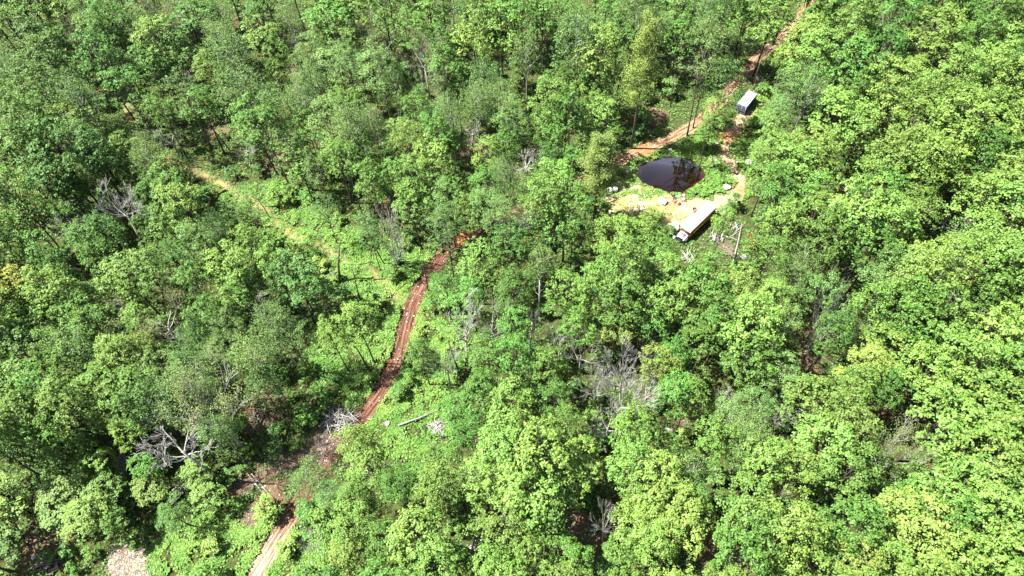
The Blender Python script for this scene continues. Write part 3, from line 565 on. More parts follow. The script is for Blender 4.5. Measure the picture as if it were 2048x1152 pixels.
bare(985, 720, 985, 640, 26, 2, 'tall white bare limbs just right of the bushy white leafless tree')
bare(1285, 740, 1283, 690, 30, 1, 'contorted white bare branches in the middle of the forest')
bare(1330, 705, 1335, 672, 20, 3, 'short white forked branches poking between green crowns')
bare(1246, 840, 1232, 740, 36, 0, 'grey bare crown standing over the darkest gap of the middle forest')
bare(1245, 880, 1240, 795, 38, 2, 'wide half-dead grey crown with many white twigs')
bare(1205, 1090, 1205, 1042, 23, 1, 'small V-shaped white dead tree in the near dark gap')
bare(1618, 700, 1662, 600, 44, 6, 'large grey leafless fan of branches in the forest at right')
bare(1690, 720, 1712, 690, 24, 3, 'pale fallen branch below the large grey leafless fan')
bare(1545, 860, 1552, 830, 27, 1, 'white brushy dead treetop among bright green maples')
bare(945, 295, 947, 258, 24, 1, 'white twisted dead tree in the dark gap left of the pond woods')
bare(355, 305, 340, 278, 20, 3, 'small grey dead tree beyond the pale thin path')
bare(395, 215, 372, 163, 18, 0, 'thin white forked branch rising from shaded oaks')
bare(910, 62, 905, 8, 20, 2, 'white forked bare trunk far beyond the track fork')
bare(598, 140, 583, 78, 12, 2, 'thin white leaning bare stem in the far woods')
bare(1758, 68, 1768, 20, 18, 0, 'grey dead tree far beyond the shipping container')
bare(1885, 460, 1882, 440, 22, 3, 'grey fallen branches in the brown gap at far right')
bare(1055, 350, 1050, 330, 26, 1, 'grey leafless branches left of the soft pine')
bare(1490, 720, 1486, 712, 20, 3, 'small spray of white twigs in mid-green crowns')
bare(520, 625, 508, 616, 18, 3, 'small white dead branches among dark oaks left of the path')
bare(600, 330, 590, 300, 20, 0, 'thin grey bare twigs left of the near pond woods')
bare(1040, 470, 1046, 430, 24, 3, 'curled grey dead branch right of the red track end')
bare(1060, 720, 1062, 640, 14, 0, 'single pale upright stem right of the white bare limbs')
bare(700, 340, 690, 310, 18, 3, 'sparse grey twig crown in the shaded middle woods')
bare(1695, 130, 1690, 90, 16, 0, 'grey bare top behind the bright maples beyond the container')
for q in [(1105, 745, 1104, 690, 26, 0, 'grey twiggy bare crown between the white bare limbs and the contorted branches'), (1160, 745, 1158, 700, 30, 3, 'broad pale bare crown in the thinnest part of the middle forest'),
          (1190, 820, 1186, 770, 28, 1, 'white twisted bare crown left of the wide half-dead crown'), (1292, 815, 1290, 765, 22, 2, 'white bare crown right of the wide half-dead crown'), (1215, 890, 1212, 845, 30, 0, 'lowest white bare branches of the middle forest'),
          (335, 700, 350, 655, 26, 3, 'grey twigs standing in the pale thin-leaved tree at left'), (505, 345, 497, 310, 16, 0, 'thin grey bare top in the shaded left woods'), (845, 150, 842, 110, 20, 1, 'greyish bare twigs in the far middle woods'),
          (1284, 105, 1276, 40, 22, 2, 'pale forked bare branches at the far edge above the yellowish pine'), (1396, 160, 1393, 128, 20, 0, 'fan of grey bare twigs left of the container track'), (900, 770, 893, 720, 22, 3, 'pale bare branches beside the dark trunk right of the red track'),
          (1060, 1000, 1055, 985, 14, 3, 'little white dead twigs low in the near maples'), (640, 1100, 632, 1085, 16, 3, 'pale bare sapling near the white rock'), (1905, 640, 1900, 620, 24, 2, 'bare limbs in the shaded gap at the right edge'), (1440, 820, 1445, 800, 20, 3, 'thin bare pale twigs left of the brushy dead treetop')]: bare(*q)
# trunks that stand bare
def pole(fx, fy, tx, ty, r, label, m_=barkd):
    nm = 'stump_post' if 'post' in label else 'standing_snag'
    g = A(fx, fy); z = min(np.arange(1, 26, .25), key=lambda q: np.linalg.norm(at(np.array([tx]), np.array([ty]), q)[0][:2]-np.array([g.x, g.y])))
    e = at(np.array([tx]), np.array([ty]), z)[0]-np.array([g.x, g.y, 0]); mb = MB(); bl = rr.normal(size=2)*.15
    mb.tube([(0, 0, -.3), (e[0]*.5+bl[0], e[1]*.5+bl[1], z*.5), (e[0], e[1], z)], [r, r*.8, r*.45], 7)
    for q in range(4):
        f = .55+.13*q; a = rr.random()*6.28; L = .5+rr.random(); mb.tube([(e[0]*f, e[1]*f, z*f), (e[0]*f+L*math.cos(a), e[1]*f+L*math.sin(a), z*f+.4)], [r*.3, .01], 4, False)
    o = link(nm, mb.mesh(nm, [m_], True), None, (g.x, g.y, gz(g.x, g.y))); tag(o, label, 'trunk', 'bare standing trunks')
pole(679, 566, 679, 488, .28, 'grey broken trunk standing beside the grassy path', bark)
pole(1505, 172, 1533, 92, .14, 'thin leaning trunk just left of the container track', bark)
pole(1583, 266, 1612, 190, .14, 'pale leaning trunk right of the shipping container', bone)
pole(1830, 147, 1876, 80, .22, 'grey leaning trunk in the far woods at right', bark)
pole(1925, 64, 1960, 0, .2, 'grey leaning trunk at the far edge of the woods', bark)
pole(770, 530, 728, 450, .14, 'black slanting trunk left of the leafless multi-stem tree')
pole(727, 622, 704, 535, .15, 'black leaning trunk between the path and the red track')
pole(857, 585, 842, 520, .14, 'thin black trunk leaning over the red track')
pole(190, 896, 107, 822, .18, 'dark slanting trunk in the bright near woods at left')
pole(56, 1092, 24, 1036, .17, 'short dark trunk leaning at the lower left')
pole(745, 750, 712, 695, .22, 'dark forked trunk left of the red track')
pole(925, 765, 896, 680, .16, 'dark trunk right of the red track', barkd)
pole(1079, 625, 1079, 560, .2, 'pale upright trunk in the middle forest', bone)
pole(1056, 740, 1064, 645, .2, 'white slender trunk leaning right in the middle forest', bone)
pole(630, 650, 610, 590, .16, 'dark trunk below the dark grey-green crowns')
pole(540, 435, 512, 395, .12, 'thin dark stem leaning across the grassy path')
pole(460, 300, 415, 245, .16, 'dark leaning trunk in the shaded gap beyond the path')
pole(607, 1146, 606, 1130, .16, 'grey stump post beside the white rock', bone)
pole(266, 1100, 266, 1072, .13, 'grey stump post at the top of the gravel patch', bone)
pole(852, 876, 852, 842, .14, 'dark stump post beside the grey brush heap')
pole(1167, 465, 1170, 410, .2, 'dark trunk at the left end of the clearing')
pole(945, 1135, 947, 1075, .16, 'dark trunk beside the near brush heap')
pole(1053, 205, 1052, 150, .17, 'pale birch trunk above a dark gap in the far woods', bone)
pole(1341, 215, 1350, 150, .15, 'grey trunk in the shaded bank beyond the dirt track', bark)
# ------------------------------------------------------------------ logs, heaps, rocks
def log(x0, y0, x1, y1, r, label, z=.3, m_=logm, name='fallen_log', group='fallen logs'):
    a, b = A(x0, y0), A(x1, y1); mb = MB(); L = (b-a).length; d = np.array(b-a); mid = d*.5+rr.normal(size=3)*.12
    mb.tube([(0, 0, 0), mid, d], [r, r*.85, r*.6], 8)
    for q in range(3):
        f = .3+.25*q; s_ = rr.normal(size=3)*.5; s_[2] = abs(s_[2]); mb.tube([d*f, d*f+s_], [r*.3, .01], 4, False)
    o = link(name, mb.mesh(name, [m_], True), None, (a.x, a.y, gz(a.x, a.y)+z)); tag(o, label, 'log', group)
log(797, 853, 874, 824, .15, 'pale fallen trunk lying beside the grey brush heap', .5)
log(1462, 536, 1482, 452, .1, 'long bleached pole lying away from the bus across the brush', .7, bone)
log(1441, 475, 1481, 488, .08, 'bleached pole crossing the long bleached pole', .9, bone)
log(500, 944, 560, 1012, .055, 'long thin white fallen sapling over the brown hole', .7, bone)
log(482, 932, 545, 1010, .045, 'thinner pale sapling beside the long white one over the brown hole', .6, bone)
log(518, 992, 555, 1018, .07, 'curved white branch at the edge of the brown hole', .4, bone)
log(706, 541, 735, 541, .1, 'short dark bar made as a trunk shadow across the grassy path', .25, logd)  # solid dark bar standing in for a trunk's cast shadow
log(755, 589, 788, 591, .1, 'dark bar made as a cast shadow across the near end of the grassy path', .25, logd)  # another solid bar in place of a shadow falling on the path
log(768, 700, 774, 662, .09, 'pale pole lying at the left edge of the red track', .4, bone)
log(600, 1055, 620, 1042, .1, 'forked grey branch right of the near end of the track', .3, bone)
def pile(cx, cy, rx, ry, n, ang, label, name='log_pile', r=.1, m_=logm, jit=.3, h=.5, ln=1.0):
    """sticks or logs heaped together: one heap is one thing, each log in sight its own part"""
    c = A(cx, cy); e1 = (A(cx+rx, cy)-c).length; e2 = (A(cx, cy+ry)-c).length
    root = thing(name, label, 'log pile' if name == 'log_pile' else 'brush heap', (c.x, c.y, gz(c.x, c.y)), 0, 'stacks and heaps of cut wood')
    for i in range(n):
        a = ang+rr.normal()*jit; L = ln*max(e1, e2)*rr.uniform(1.1, 1.7); off = np.array([rr.uniform(-1, 1)*e1*.75, rr.uniform(-1, 1)*e2*.75, .15+rr.random()*h]); u = np.array([math.cos(a), math.sin(a), rr.normal()*.08])
        q = rr.normal(size=3)*.1; mb = MB(); mb.tube([off-u*L/2, off+q, off+u*L/2], [r*rr.uniform(.7, 1.3), r, r*.6], 6)
        part('log' if name == 'log_pile' else 'branch', mb, m_, root, True)
pile(1436, 474, 14, 12, 22, 1.0, 'grey heap of split poles right of the yellow bus', m_=bone, jit=.3, r=.06)
pile(1468, 459, 14, 14, 14, 1.1, 'heap of bleached poles with a brown middle beyond the crossing poles', m_=bone, jit=.6, r=.06)
pile(1487, 524, 11, 10, 26, .5, 'small round heap of pale brush near the lying pole', 'brush_heap', .06, bone, 1.2)
pile(1376, 512, 13, 13, 18, .9, 'pale brush heap in front of the bus under maples', 'brush_heap', .06, bone, .6)
pile(246, 925, 13, 26, 26, 1.9, 'fan of grey split logs lying in the near woods at left', m_=logm, jit=.22, r=.11)
pile(356, 985, 16, 18, 20, 1.05, 'stack of dark and pale split logs below the big dead tree', m_=logm, jit=.1, r=.13)
pile(874, 858, 17, 15, 48, 1.6, 'grey brush heap beside the stump post', 'brush_heap', .05, bone, .9)
pile(960, 1092, 18, 15, 40, .8, 'near grey brush heap under the bright maples', 'brush_heap', .05, bone, .8)
pile(95, 1135, 22, 16, 16, .2, 'brown rotting logs in the lower left corner gap', m_=logd, jit=.6, r=.15)
pile(682, 846, 34, 20, 60, 2.2, 'wide bush-like heap of whitish brush at the left edge of the track', 'brush_heap', .05, bone, 1.2, 1.6)
pile(520, 832, 16, 12, 12, 1.6, 'shaded brown logs below the dark oaks', m_=logd, jit=.6, r=.14)
pile(1512, 155, 8, 16, 12, 1.0, 'brown brush on the shaded bank left of the far track', 'brush_heap', .06, logd, .6)
pile(1345, 865, 12, 6, 10, 0, 'pale broken logs in the gap right of the half-dead crown', m_=logm, jit=.4)
pile(664, 553, 12, 6, 14, 0, 'pale brush lying beside the grey broken trunk', 'brush_heap', .05, bone, .5)
def rock(px, py, r, label, m_=rockm, group='loose rocks', flat=.7):
    p = A(px, py); mb = MB(); mb.blob((0, 0, 0), (r, r*rr.uniform(.75, 1.1), r*flat), rr, .22); o = link('rock', mb.mesh('rock', [m_], False), None, (p.x, p.y, gz(p.x, p.y)+r*flat*.45)); o.rotation_euler.z = rr.random()*6; tag(o, label, 'rock', group)
rock(1338, 310, .5, 'tan boulder on the far bank of the pond'); rock(1341, 300, .4, 'smaller pale boulder behind the tan one on the pond bank', rockw)
rock(1255, 344, .45, 'pale rock in the grass left of the pond', rockw); rock(1434, 288, .4, 'grey rock in the shade beyond the rowboat')
rock(1373, 288, .45, 'orange-tan rock by the dirt track beyond the pond', mat('rock orange', (.5, .25, .09), .9, nscale=3))
rock(775, 848, .5, 'white rock in the low plants right of the track', rockw); rock(623, 1128, .55, 'bright white rock nearest to the pale end of the track', rockw)
rock(733, 945, .35, 'small pale rock left of the two among near crowns', rockw); rock(738, 969, .38, 'small pale rock right of the two among near crowns', rockw)
rock(500, 927, .33, 'pale round rock in the shaded path'); rock(561, 893, .3, 'small grey rock at the shady verge')
for i, (a, b, r) in enumerate([(516, 961, .4), (510, 968, .35), (529, 974, .4), (541, 982, .35), (552, 972, .33), (560, 990, .3)]):
    rock(a, b, r, ['tan stone left of the earth heap', 'flat stone below the tan one', 'larger pale stone on top of the earth heap', 'stone in front of the larger pale stone', 'rounded stone at the back of the earth heap', 'rightmost stone of the earth heap'][i])
rock(695, 768, .3, 'grey rock left of the red track in shade'); rock(645, 1010, .25, 'little pale rock at the track edge', rockw)
rock(1520, 187, .55, 'flat white slab right of the shipping container', rockw, flat=.35)
rock(68, 1115, .4, 'pale rock above the brown rotting logs', rockw); rock(90, 1110, .35, 'second pale rock, right of the other above the rotting logs', rockw)
# small stones and twigs strewn on bare ground
def strew(n, line_or_px, keyfn):
    L = []
    for P, wd, m_ in line_or_px:
        seg = np.linalg.norm(np.diff(P, axis=0), axis=1); tt = rr.random(m_)*seg.sum(); i = np.searchsorted(np.cumsum(seg), tt).clip(0, len(seg)-1); f = rr.random(m_)[:, None]
        L.append(P[i]*(1-f)+P[i+1]*f+rr.normal(size=(m_, 2))*wd)
    return np.concatenate(L)
def spotpts(L, k): return np.concatenate([wl([(a, b)])+rr.normal(size=(k, 2))*q*.55 for a, b, q in L])
PT = np.concatenate([strew(0, [(TRACK[8:], 1.6, 1000), (SPUR, 1.3, 300), (OLD, 1.8, 350)], None), rr.uniform(CLEAR.min(0), CLEAR.max(0), (900, 2)), rr.uniform(GRAVEL.min(0), GRAVEL.max(0), (1500, 2)), spotpts(DIGS, 90), spotpts(LITTER, 25)])
kk = masks(PT); PT = PT[(kk['pond'] > .4) & (kk['track']+kk['clear']+kk['gravel']+kk['dig']+kk['litter']+kk['spur']+kk['old'] > .3)]
m_ = len(PT); rad = .05+.13*rr.random(m_)**3; cz = ground_z(PT)-.03; O = np.array([(1, 0, 0), (0, 1, 0), (-1, 0, 0), (0, -1, 0), (0, 0, 1), (0, 0, -1)])
sv = np.column_stack([PT, cz])[:, None, :]+O[None]*(rad[:, None, None]*(.7+.6*rr.random((m_, 6, 1))))*np.array([1, 1, .6])
sf = (np.array([(0, 1, 4), (1, 2, 4), (2, 3, 4), (3, 0, 4)])[None]+6*np.arange(m_)[:, None, None]).reshape(-1, 3)
o = link('small_stones', new_mesh('small_stones', sv.reshape(-1, 3), None, sf, [rockm, rockw], np.repeat((rr.random(m_) > .6).astype(int), 4))); o['kind'] = 'stuff'; o['label'] = 'small loose stones scattered over bare ground'
PT = np.concatenate([spotpts(DIGS, 70), spotpts(LITTER, 60), strew(0, [(OLD, 2.5, 400), (PATH, 2.5, 260), (TRACK[8:], 3.0, 500)], None), rr.uniform(GRAVEL.min(0), GRAVEL.max(0), (350, 2)), spotpts([(1440, 480, 6), (680, 850, 4), (520, 980, 5), (875, 860, 3), (640, 900, 3)], 120)])
PT = PT[sdist_poly(pond_w, PT) > .5]; mb = MB(); gzz = ground_z(PT)
for (x, y), z in zip(PT, gzz):
    a = rr.random()*6.28; L = rr.uniform(.3, 1.5); h = rr.random()*.35; mb.tube([(x, y, z+.04), (x+math.cos(a)*L, y+math.sin(a)*L, z+.05+h)], [.03+.02*rr.random(), .012], 3, False)
o = link('fallen_twigs', mb.mesh('fallen_twigs', [logm])); o['kind'] = 'stuff'; o['label'] = 'thin fallen twigs scattered over leaf litter'
# ------------------------------------------------------------------ shipping container
def frame2(a, b):
    d = (b-a); return math.atan2(d.y, d.x)
cf = (A(1475.6, 207.7, 2.6)+A(1492.5, 213.5, 2.6))/2; cb = (A(1494, 184.5, 2.6)+A(1511.5, 191, 2.6))/2
ca = frame2(cf, cb); L = 6.06; W = 2.44; Hh = 2.59; cc = cf+Vector((math.cos(ca), math.sin(ca), 0))*L/2
ct = thing('shipping_container', 'dark blue shipping container with a pale grey roof beside the dirt track', 'container', (cc.x, cc.y, gz(cc.x, cc.y)+.1), ca)
mb = MB(); mb.box((0, 0, .12), (L-.02, W-.02, .2)); part('floor_frame', mb, navy, ct)
for sy in (-1, 1):
    mb = MB(); n = 44; xs = np.linspace(-L/2+.16, L/2-.16, n); Vt = []
    for i, x in enumerate(xs):
        y = sy*(W/2-.02-(.05 if (i//2) % 2 else 0)); Vt += [(x, y, .22), (x, y, Hh-.12)]
    mb.add(Vt, [(2*i, 2*i+2, 2*i+3, 2*i+1) for i in range(n-1)]); part('side_wall', mb, navy, ct)
mb = MB(); xs = np.linspace(-L/2+.1, L/2-.1, 40); Vt = []
for i, x in enumerate(xs):
    z = Hh-.03-(.025 if (i//2) % 2 else 0); Vt += [(x, -W/2+.08, z), (x, W/2-.08, z)]
mb.add(Vt, [(2*i, 2*i+1, 2*i+3, 2*i+2) for i in range(39)]); part('roof', mb, greyroof, ct)
mb = MB()
for sx in (-1, 1):
    for sy in (-1, 1): mb.box((sx*(L/2-.07), sy*(W/2-.07), Hh/2), (.15, .15, Hh))
    mb.box((sx*(L/2-.07), 0, Hh-.06), (.14, W-.29, .12))
for sy in (-1, 1): mb.box((0, sy*(W/2-.04), Hh-.06), (L-.3, .085, .12))
part('corner_frame', mb, navyl, ct)
mb = MB(); mb.box((L/2-.1, 0, Hh/2), (.05, W-.3, Hh-.3)); part('end_wall', mb, navy, ct)
for sy in (-1, 1):
    mb = MB(); mb.box((-L/2+.07, sy*.54, Hh/2+.05), (.05, 1.05, Hh-.36)); dr = part('door', mb, navy, ct)
    mb = MB()
    for z in (.32, .95, 1.55, 2.2): mb.box((-L/2+.035, sy*.54, z), (.03, 1.02, .09))
    for y in (.06, 1.02): mb.box((-L/2+.037, sy*y, Hh/2+.05), (.025, .08, Hh-.45))
    part('door_rib', mb, navyl, dr)
    for y in (.33, .76):
        mb = MB(); mb.tube([(-L/2-.01, sy*y, .2), (-L/2-.01, sy*y, Hh-.12)], .035, 6); mb.box((-L/2-.03, sy*y, 1.15), (.05, .3, .05)); part('lock_rod', mb, chrome, dr)
# ------------------------------------------------------------------ bus
ZR = 2.95
bf = A(1372.5, 457.0, ZR); br = A(1424.5, 407.0, ZR); ba = frame2(br, bf); BL = (bf-br).length; bc = (bf+br)/2
bus = thing('school_bus', 'old yellow school bus with a bright white roof parked beside the clearing', 'bus', (bc.x, bc.y, 0), ba)
W = 2.4; hx = BL/2
def prof(x0, x1, W, z0, z1, rad, mb, k=6, ends=True):
    pts = [(-W/2, z0)]+[(-W/2+rad-rad*math.cos(a), z1-rad*.55+rad*.55*math.sin(a)) for a in np.linspace(0, math.pi/2, k)]+[(W/2-rad+rad*math.sin(a), z1-rad*.55+rad*.55*math.cos(a)) for a in np.linspace(0, math.pi/2, k)]+[(W/2, z0)]
    n = len(pts); V = [(x, y, z) for x in (x0, x1) for y, z in pts]; mb.add(V, [(i, i+1, n+i+1, n+i) for i in range(n-1)])
    if ends:
        for b in (0, n): mb.add([V[b+i] for i in range(n)]+[(V[b][0], 0, z0)], T=[(n, i, i+1) for i in range(n-1)])
mb = MB(); mb.box((0, 0, .95), (BL, W, .7)); mb.box((0, 0, 2.32), (BL, W, .3)); 
mb.box((-hx+.05, 0, 1.7), (.1, W-.01, .84)); mb.box((hx-.06, 0, 1.5), (.1, W-.01, .3)); part('body', mb, yellow, bus)
mb = MB(); prof(-hx-.02, hx+.04, W+.06, 2.47, ZR, .7, mb); part('roof', mb, whitep, bus, True)
mb = MB()
for x in np.arange(-hx+.9, hx-.3, 1.1): mb.box((x, 0, ZR+.004), (.05, 1.25, .012))
part('roof_rib', mb, greyroof, bus)
mb = MB(); mb.box((-hx*.35, 0, ZR+.05), (.6, .6, .09)); part('roof_hatch', mb, whitet, bus)
nw = int(BL/.8)
for sy in (-1, 1):
    for i in range(nw):
        x = -hx+.5+i*(BL-.9)/(nw-1)
        mb = MB(); mb.box((x, sy*(W/2-.06), 1.73), (.62, .06, .84)); part('window', mb, glass, bus)
    mb = MB()
    for i in range(nw+1): mb.box((-hx+.1+i*(BL-.2)/nw, sy*(W/2-.05), 1.73), (.12, .095, .85))
    part('window_pillar', mb, yellow, bus)
    mb = MB()
    for z in (.82, 1.12): mb.box((0, sy*(W/2+.012), z), (BL-.1, .02, .05))
    part('side_rail', mb, black, bus)
mb = MB(); mb.box((hx-.0, 0, 1.95), (.06, W-.25, .75)); mb.box((hx+.01, 0, 2.35), (.05, W-.3, .05)); part('windshield', mb, glass, bus)
mb = MB(); mb.box((hx+.035, 0, 1.95), (.04, .08, .75)); mb.box((hx+.035, 0, 2.37), (.04, W-.1, .07)); part('windshield_frame', mb, yellow, bus)
mb = MB(); mb.box((hx+.78, 0, 1.05), (1.5, 1.9, .9), taper=1); hood = part('hood', mb, whitep, bus)
mb = MB(); mb.box((hx+.85, -.05, 1.52), (1.1, 1.35, .03)); part('hood_panel', mb, hoodm, hood)
mb = MB(); mb.box((hx+1.57, 0, .95), (.07, 1.3, .6)); part('grille', mb, black, bus)
mb = MB(); mb.box((hx+1.7, 0, .55), (.2, 2.3, .25)); part('bumper', mb, black, bus)
for sy in (-1, 1):
    mb = MB(); mb.box((hx+.8, sy*1.06, .85), (1.1, .22, .4), taper=.85); part('fender', mb, whitep, bus)
    mb = MB(); mb.tube([(hx+1.55, sy*.8, 1.0), (hx+1.65, sy*.8, 1.0)], .14, 12); part('headlight', mb, greyroof, bus)
    for x in (hx+.8, -hx*.55):
        mb = MB(); mb.tube([(x, sy*(W/2-.32), .48), (x, sy*(W/2-.02), .48)], .48, 18); wh = part('wheel', mb, rubber, bus)
        mb = MB(); mb.tube([(x, sy*(W/2-.03), .48), (x, sy*(W/2+.01), .48)], .24, 14); part('rim', mb, greyroof, wh)
    mb = MB(); mb.tube([(hx+.1, sy*W/2, 1.9), (hx+.6, sy*(W/2+.25), 1.9)], .02, 4); mb.box((hx+.62, sy*(W/2+.27), 1.85), (.06, .2, .35)); part('mirror', mb, black, bus)
mb = MB(); mb.box((-hx-.03, 0, 1.5), (.05, .8, 1.5)); part('rear_door', mb, yellow, bus)
# awning board fixed on the left flank near the front
aw = thing('white_awning', 'white sheet awning hanging along the near left flank of the bus', 'awning', (bc.x, bc.y, 0), ba)
sgn = 1 if (Matrix.Rotation(ba, 3, 'Z')@Vector((0, 1, 0))).x < 0 else -1
mb = MB(); mb.box((hx*.42, -0*sgn, 0), (.01, .01, .01)); mb = MB(); V = []
for i in range(9):
    x = hx*.02+i*hx*.11
    for j in range(4): V.append((x, sgn*(-(W/2)-.06-j*.22) if False else sgn*(W/2+.06+j*.2), 2.62-.10*j+.03*math.sin(i*1.3)))
mb.add(V, [(i*4+j, i*4+j+1, i*4+j+5, i*4+j+4) for i in range(8) for j in range(3)]); part('canopy_sheet', mb, whitet, aw, True)
for x in (.06*hx, .88*hx):
    mb = MB(); mb.tube([(x, sgn*(W/2+.62), 0), (x, sgn*(W/2+.62), 2.33)], .03, 6); part('pole', mb, chrome, aw)
# ------------------------------------------------------------------ things lying about the clearing
def root_at(name, px, py, label, cat, rz=0, group=None, z=0): p = A(px, py); return thing(name, label, cat, (p.x, p.y, gz(p.x, p.y)+z), rz, group)
t_ = root_at('storage_tote', 1218, 386, 'white square plastic tote with a black base in the clearing', 'tote', .45)
mb = MB(); mb.box((0, 0, .16), (1.2, 1.05, .3)); part('base', mb, black, t_)
mb = MB(); mb.box((0, 0, .78), (1.24, 1.1, .92), taper=.94); b_ = part('tank', mb, whitep, t_)
mb = MB(); mb.tube([(0, 0, 1.24), (0, 0, 1.32)], .12, 10); part('cap', mb, whitet, b_)
t_ = root_at('round_tank', 1230.5, 382, 'round white tank standing right of the square white tote', 'tank', 0)
mb = MB(); mb.tube([(0, 0, 0), (0, 0, .14)], .5, 18); part('base', mb, black, t_)
mb = MB(); mb.tube([(0, 0, .14), (0, 0, .8), (0, 0, .95), (0, 0, 1.02)], [.56, .56, .48, .1], 18); part('drum', mb, whitep, t_, True)
# white truck cap with a dark side window
t_ = root_at('truck_cap', 1325, 404, 'white pickup truck cap with a long dark window lying on bare earth', 'truck cap', -.72)
mb = MB(); mb.box((0, 0, .3), (2.1, 1.35, .6), taper=.86); b_ = part('shell', mb, whitep, t_)
mb = MB(); mb.box((0, -.2, .61), (1.55, .2, .03)); part('window', mb, black, b_)
mb = MB(); mb.box((1.03, .1, .28), (.06, .95, .4)); part('rear_opening', mb, black, b_)
mb = MB(); mb.box((0, -.72, .06), (2.15, .1, .1)); part('rail', mb, chrome, t_)
def tyre(px, py, label, rz=0, tilt=.2):
    t_ = root_at('tyre', px, py, label, 'tyre', rz, 'old tyres', .12); t_.rotation_euler.x = tilt; mb = MB(); n = 20
    V = [];
    for i in range(n):
        a = 2*math.pi*i/n
        for j in range(8): b = 2*math.pi*j/8; V.append(((.33+.11*math.cos(b))*math.cos(a), (.33+.11*math.cos(b))*math.sin(a), .12*math.sin(b)))
    mb.add(V, [(i*8+j, ((i+1) % n)*8+j, ((i+1) % n)*8+(j+1) % 8, i*8+(j+1) % 8) for i in range(n) for j in range(8)]); part('rubber_ring', mb, rubber, t_, True)
tyre(1346.5, 391.5, 'black tyre farthest back in the junk scatter by the pond'); tyre(1349.5, 397, 'second black tyre, in front of the farthest one', .5, -.3); tyre(1389, 418.5, 'black tyre leaning near the far flank of the bus', .2, .5)
def bag(px, py, rx, ry, rz_, label, m_=whitet, name='sack', group='white sacks and sheets', cat='sack'):
    p = A(px, py); mb = MB(); mb.blob((0, 0, 0), (rx, ry, rz_), rr, .16, 16, 10); o = link(name, mb.mesh(name, [m_], True), None, (p.x, p.y, gz(p.x, p.y)+rz_*.7)); o.rotation_euler.z = rr.random()*3; tag(o, label, cat, group); return o
bag(1358, 393, .28, .3, .25, 'small white sack right of the black tyres'); bag(1367.5, 391.5, .38, .25, .22, 'white sack with a spike at the far end of the junk scatter'); bag(1368, 399, .35, .25, .25, 'white sack lying on brown boards')
bag(1357, 404.5, .45, .2, .15, 'flattened white sheet in front of the metal rack')
bag(1351, 449.5, .78, .7, .6, 'round white bale nearer the bus windshield, farther of the two'); bag(1352.5, 458.5, .82, .66, .6, 'round white bale in front of the other white bale')
bag(1343.5, 468, .25, .6, .25, 'narrow white sack left of the bus hood'); bag(1349, 474, .3, .6, .25, 'second narrow white sack in front of the bus hood')
bag(1452, 377, 1.0, .62, .55, 'big white tarpaulin heap at the right end of the clearing', name='tarpaulin', cat='tarpaulin', group=None)
bag(1449, 424, .35, .3, .18, 'white scrap sheet beyond the rear of the bus'); bag(1474, 326, .3, .22, .2, 'small white scrap in the shade right of the rowboat'); bag(1414+30, 417, .25, .2, .15, 'pale grey scrap near the back corner of the bus')
t_ = root_at('metal_rack', 1350, 404, 'tangled black and white metal rack in the junk scatter', 'rack', .4)
for z in (.1, .45, .8):
    mb = MB()
    for a in range(-3, 4): mb.tube([(a*.13, -.3, z), (a*.13, .3, z)], .02, 4)
    part('shelf', mb, chrome if z > .2 else black, t_)
for sx in (-1, 1):
    for sy in (-1, 1): mb = MB(); mb.tube([(sx*.42, sy*.3, 0), (sx*.42, sy*.3, .85)], .025, 5); part('post', mb, black, t_)
def crate(px, py, d, label, m1, m2, rz=0, name='crate', cat='crate'):
    t_ = root_at(name, px, py, label, cat, rz); a, b, c = d; mb = MB(); mb.box((0, 0, .03), (a, b, .06)); part('bottom', mb, m1, t_)
    for sx in (-1, 1): mb = MB(); mb.box((sx*(a/2-.02), 0, c/2), (.04, b, c)); part('side', mb, m1, t_)
    for sy in (-1, 1): mb = MB(); mb.box((0, sy*(b/2-.02), c/2), (a-.085, .04, c)); part('side', mb, m1, t_)
    mb = MB(); mb.box((0, 0, c+.02), (a*.98, b*.6, .05)); part('lid', mb, m2, t_)
crate(1358.5, 408.5, (.6, .5, .35), 'dark red plastic crate at the near end of the junk scatter', redm, redm, .5)
crate(1430.5, 423.5, (.7, .45, .4), 'red cooler with a white lid behind the rear of the bus', redm, whitep, .3, 'cooler', 'cooler')
crate(1390, 423.5, (.7, .4, .35), 'brown wooden crate beside the far flank of the bus', woodm, woodm, .6)
mb = MB()
for i in range(4): mb.box((0, i*.2-.3, .1+.03*(i % 2)), (1.2, .16, .05))
p = A(1368, 401.5); o = link('board_stack', mb.mesh('board_stack', [woodm]), None, (p.x, p.y, gz(p.x, p.y))); tag(o, 'short brown boards under the white sack by the pond', 'boards')
mb = MB()
for i in range(3): mb.box((0, i*.22-.2, .1+.03*(i % 2)), (1.0, .16, .05))
p = A(1368, 394.5); o = link('board_stack', mb.mesh('board_stack', [woodm]), None, (p.x, p.y, gz(p.x, p.y))); tag(o, 'brown boards at the far end of the junk scatter', 'boards')
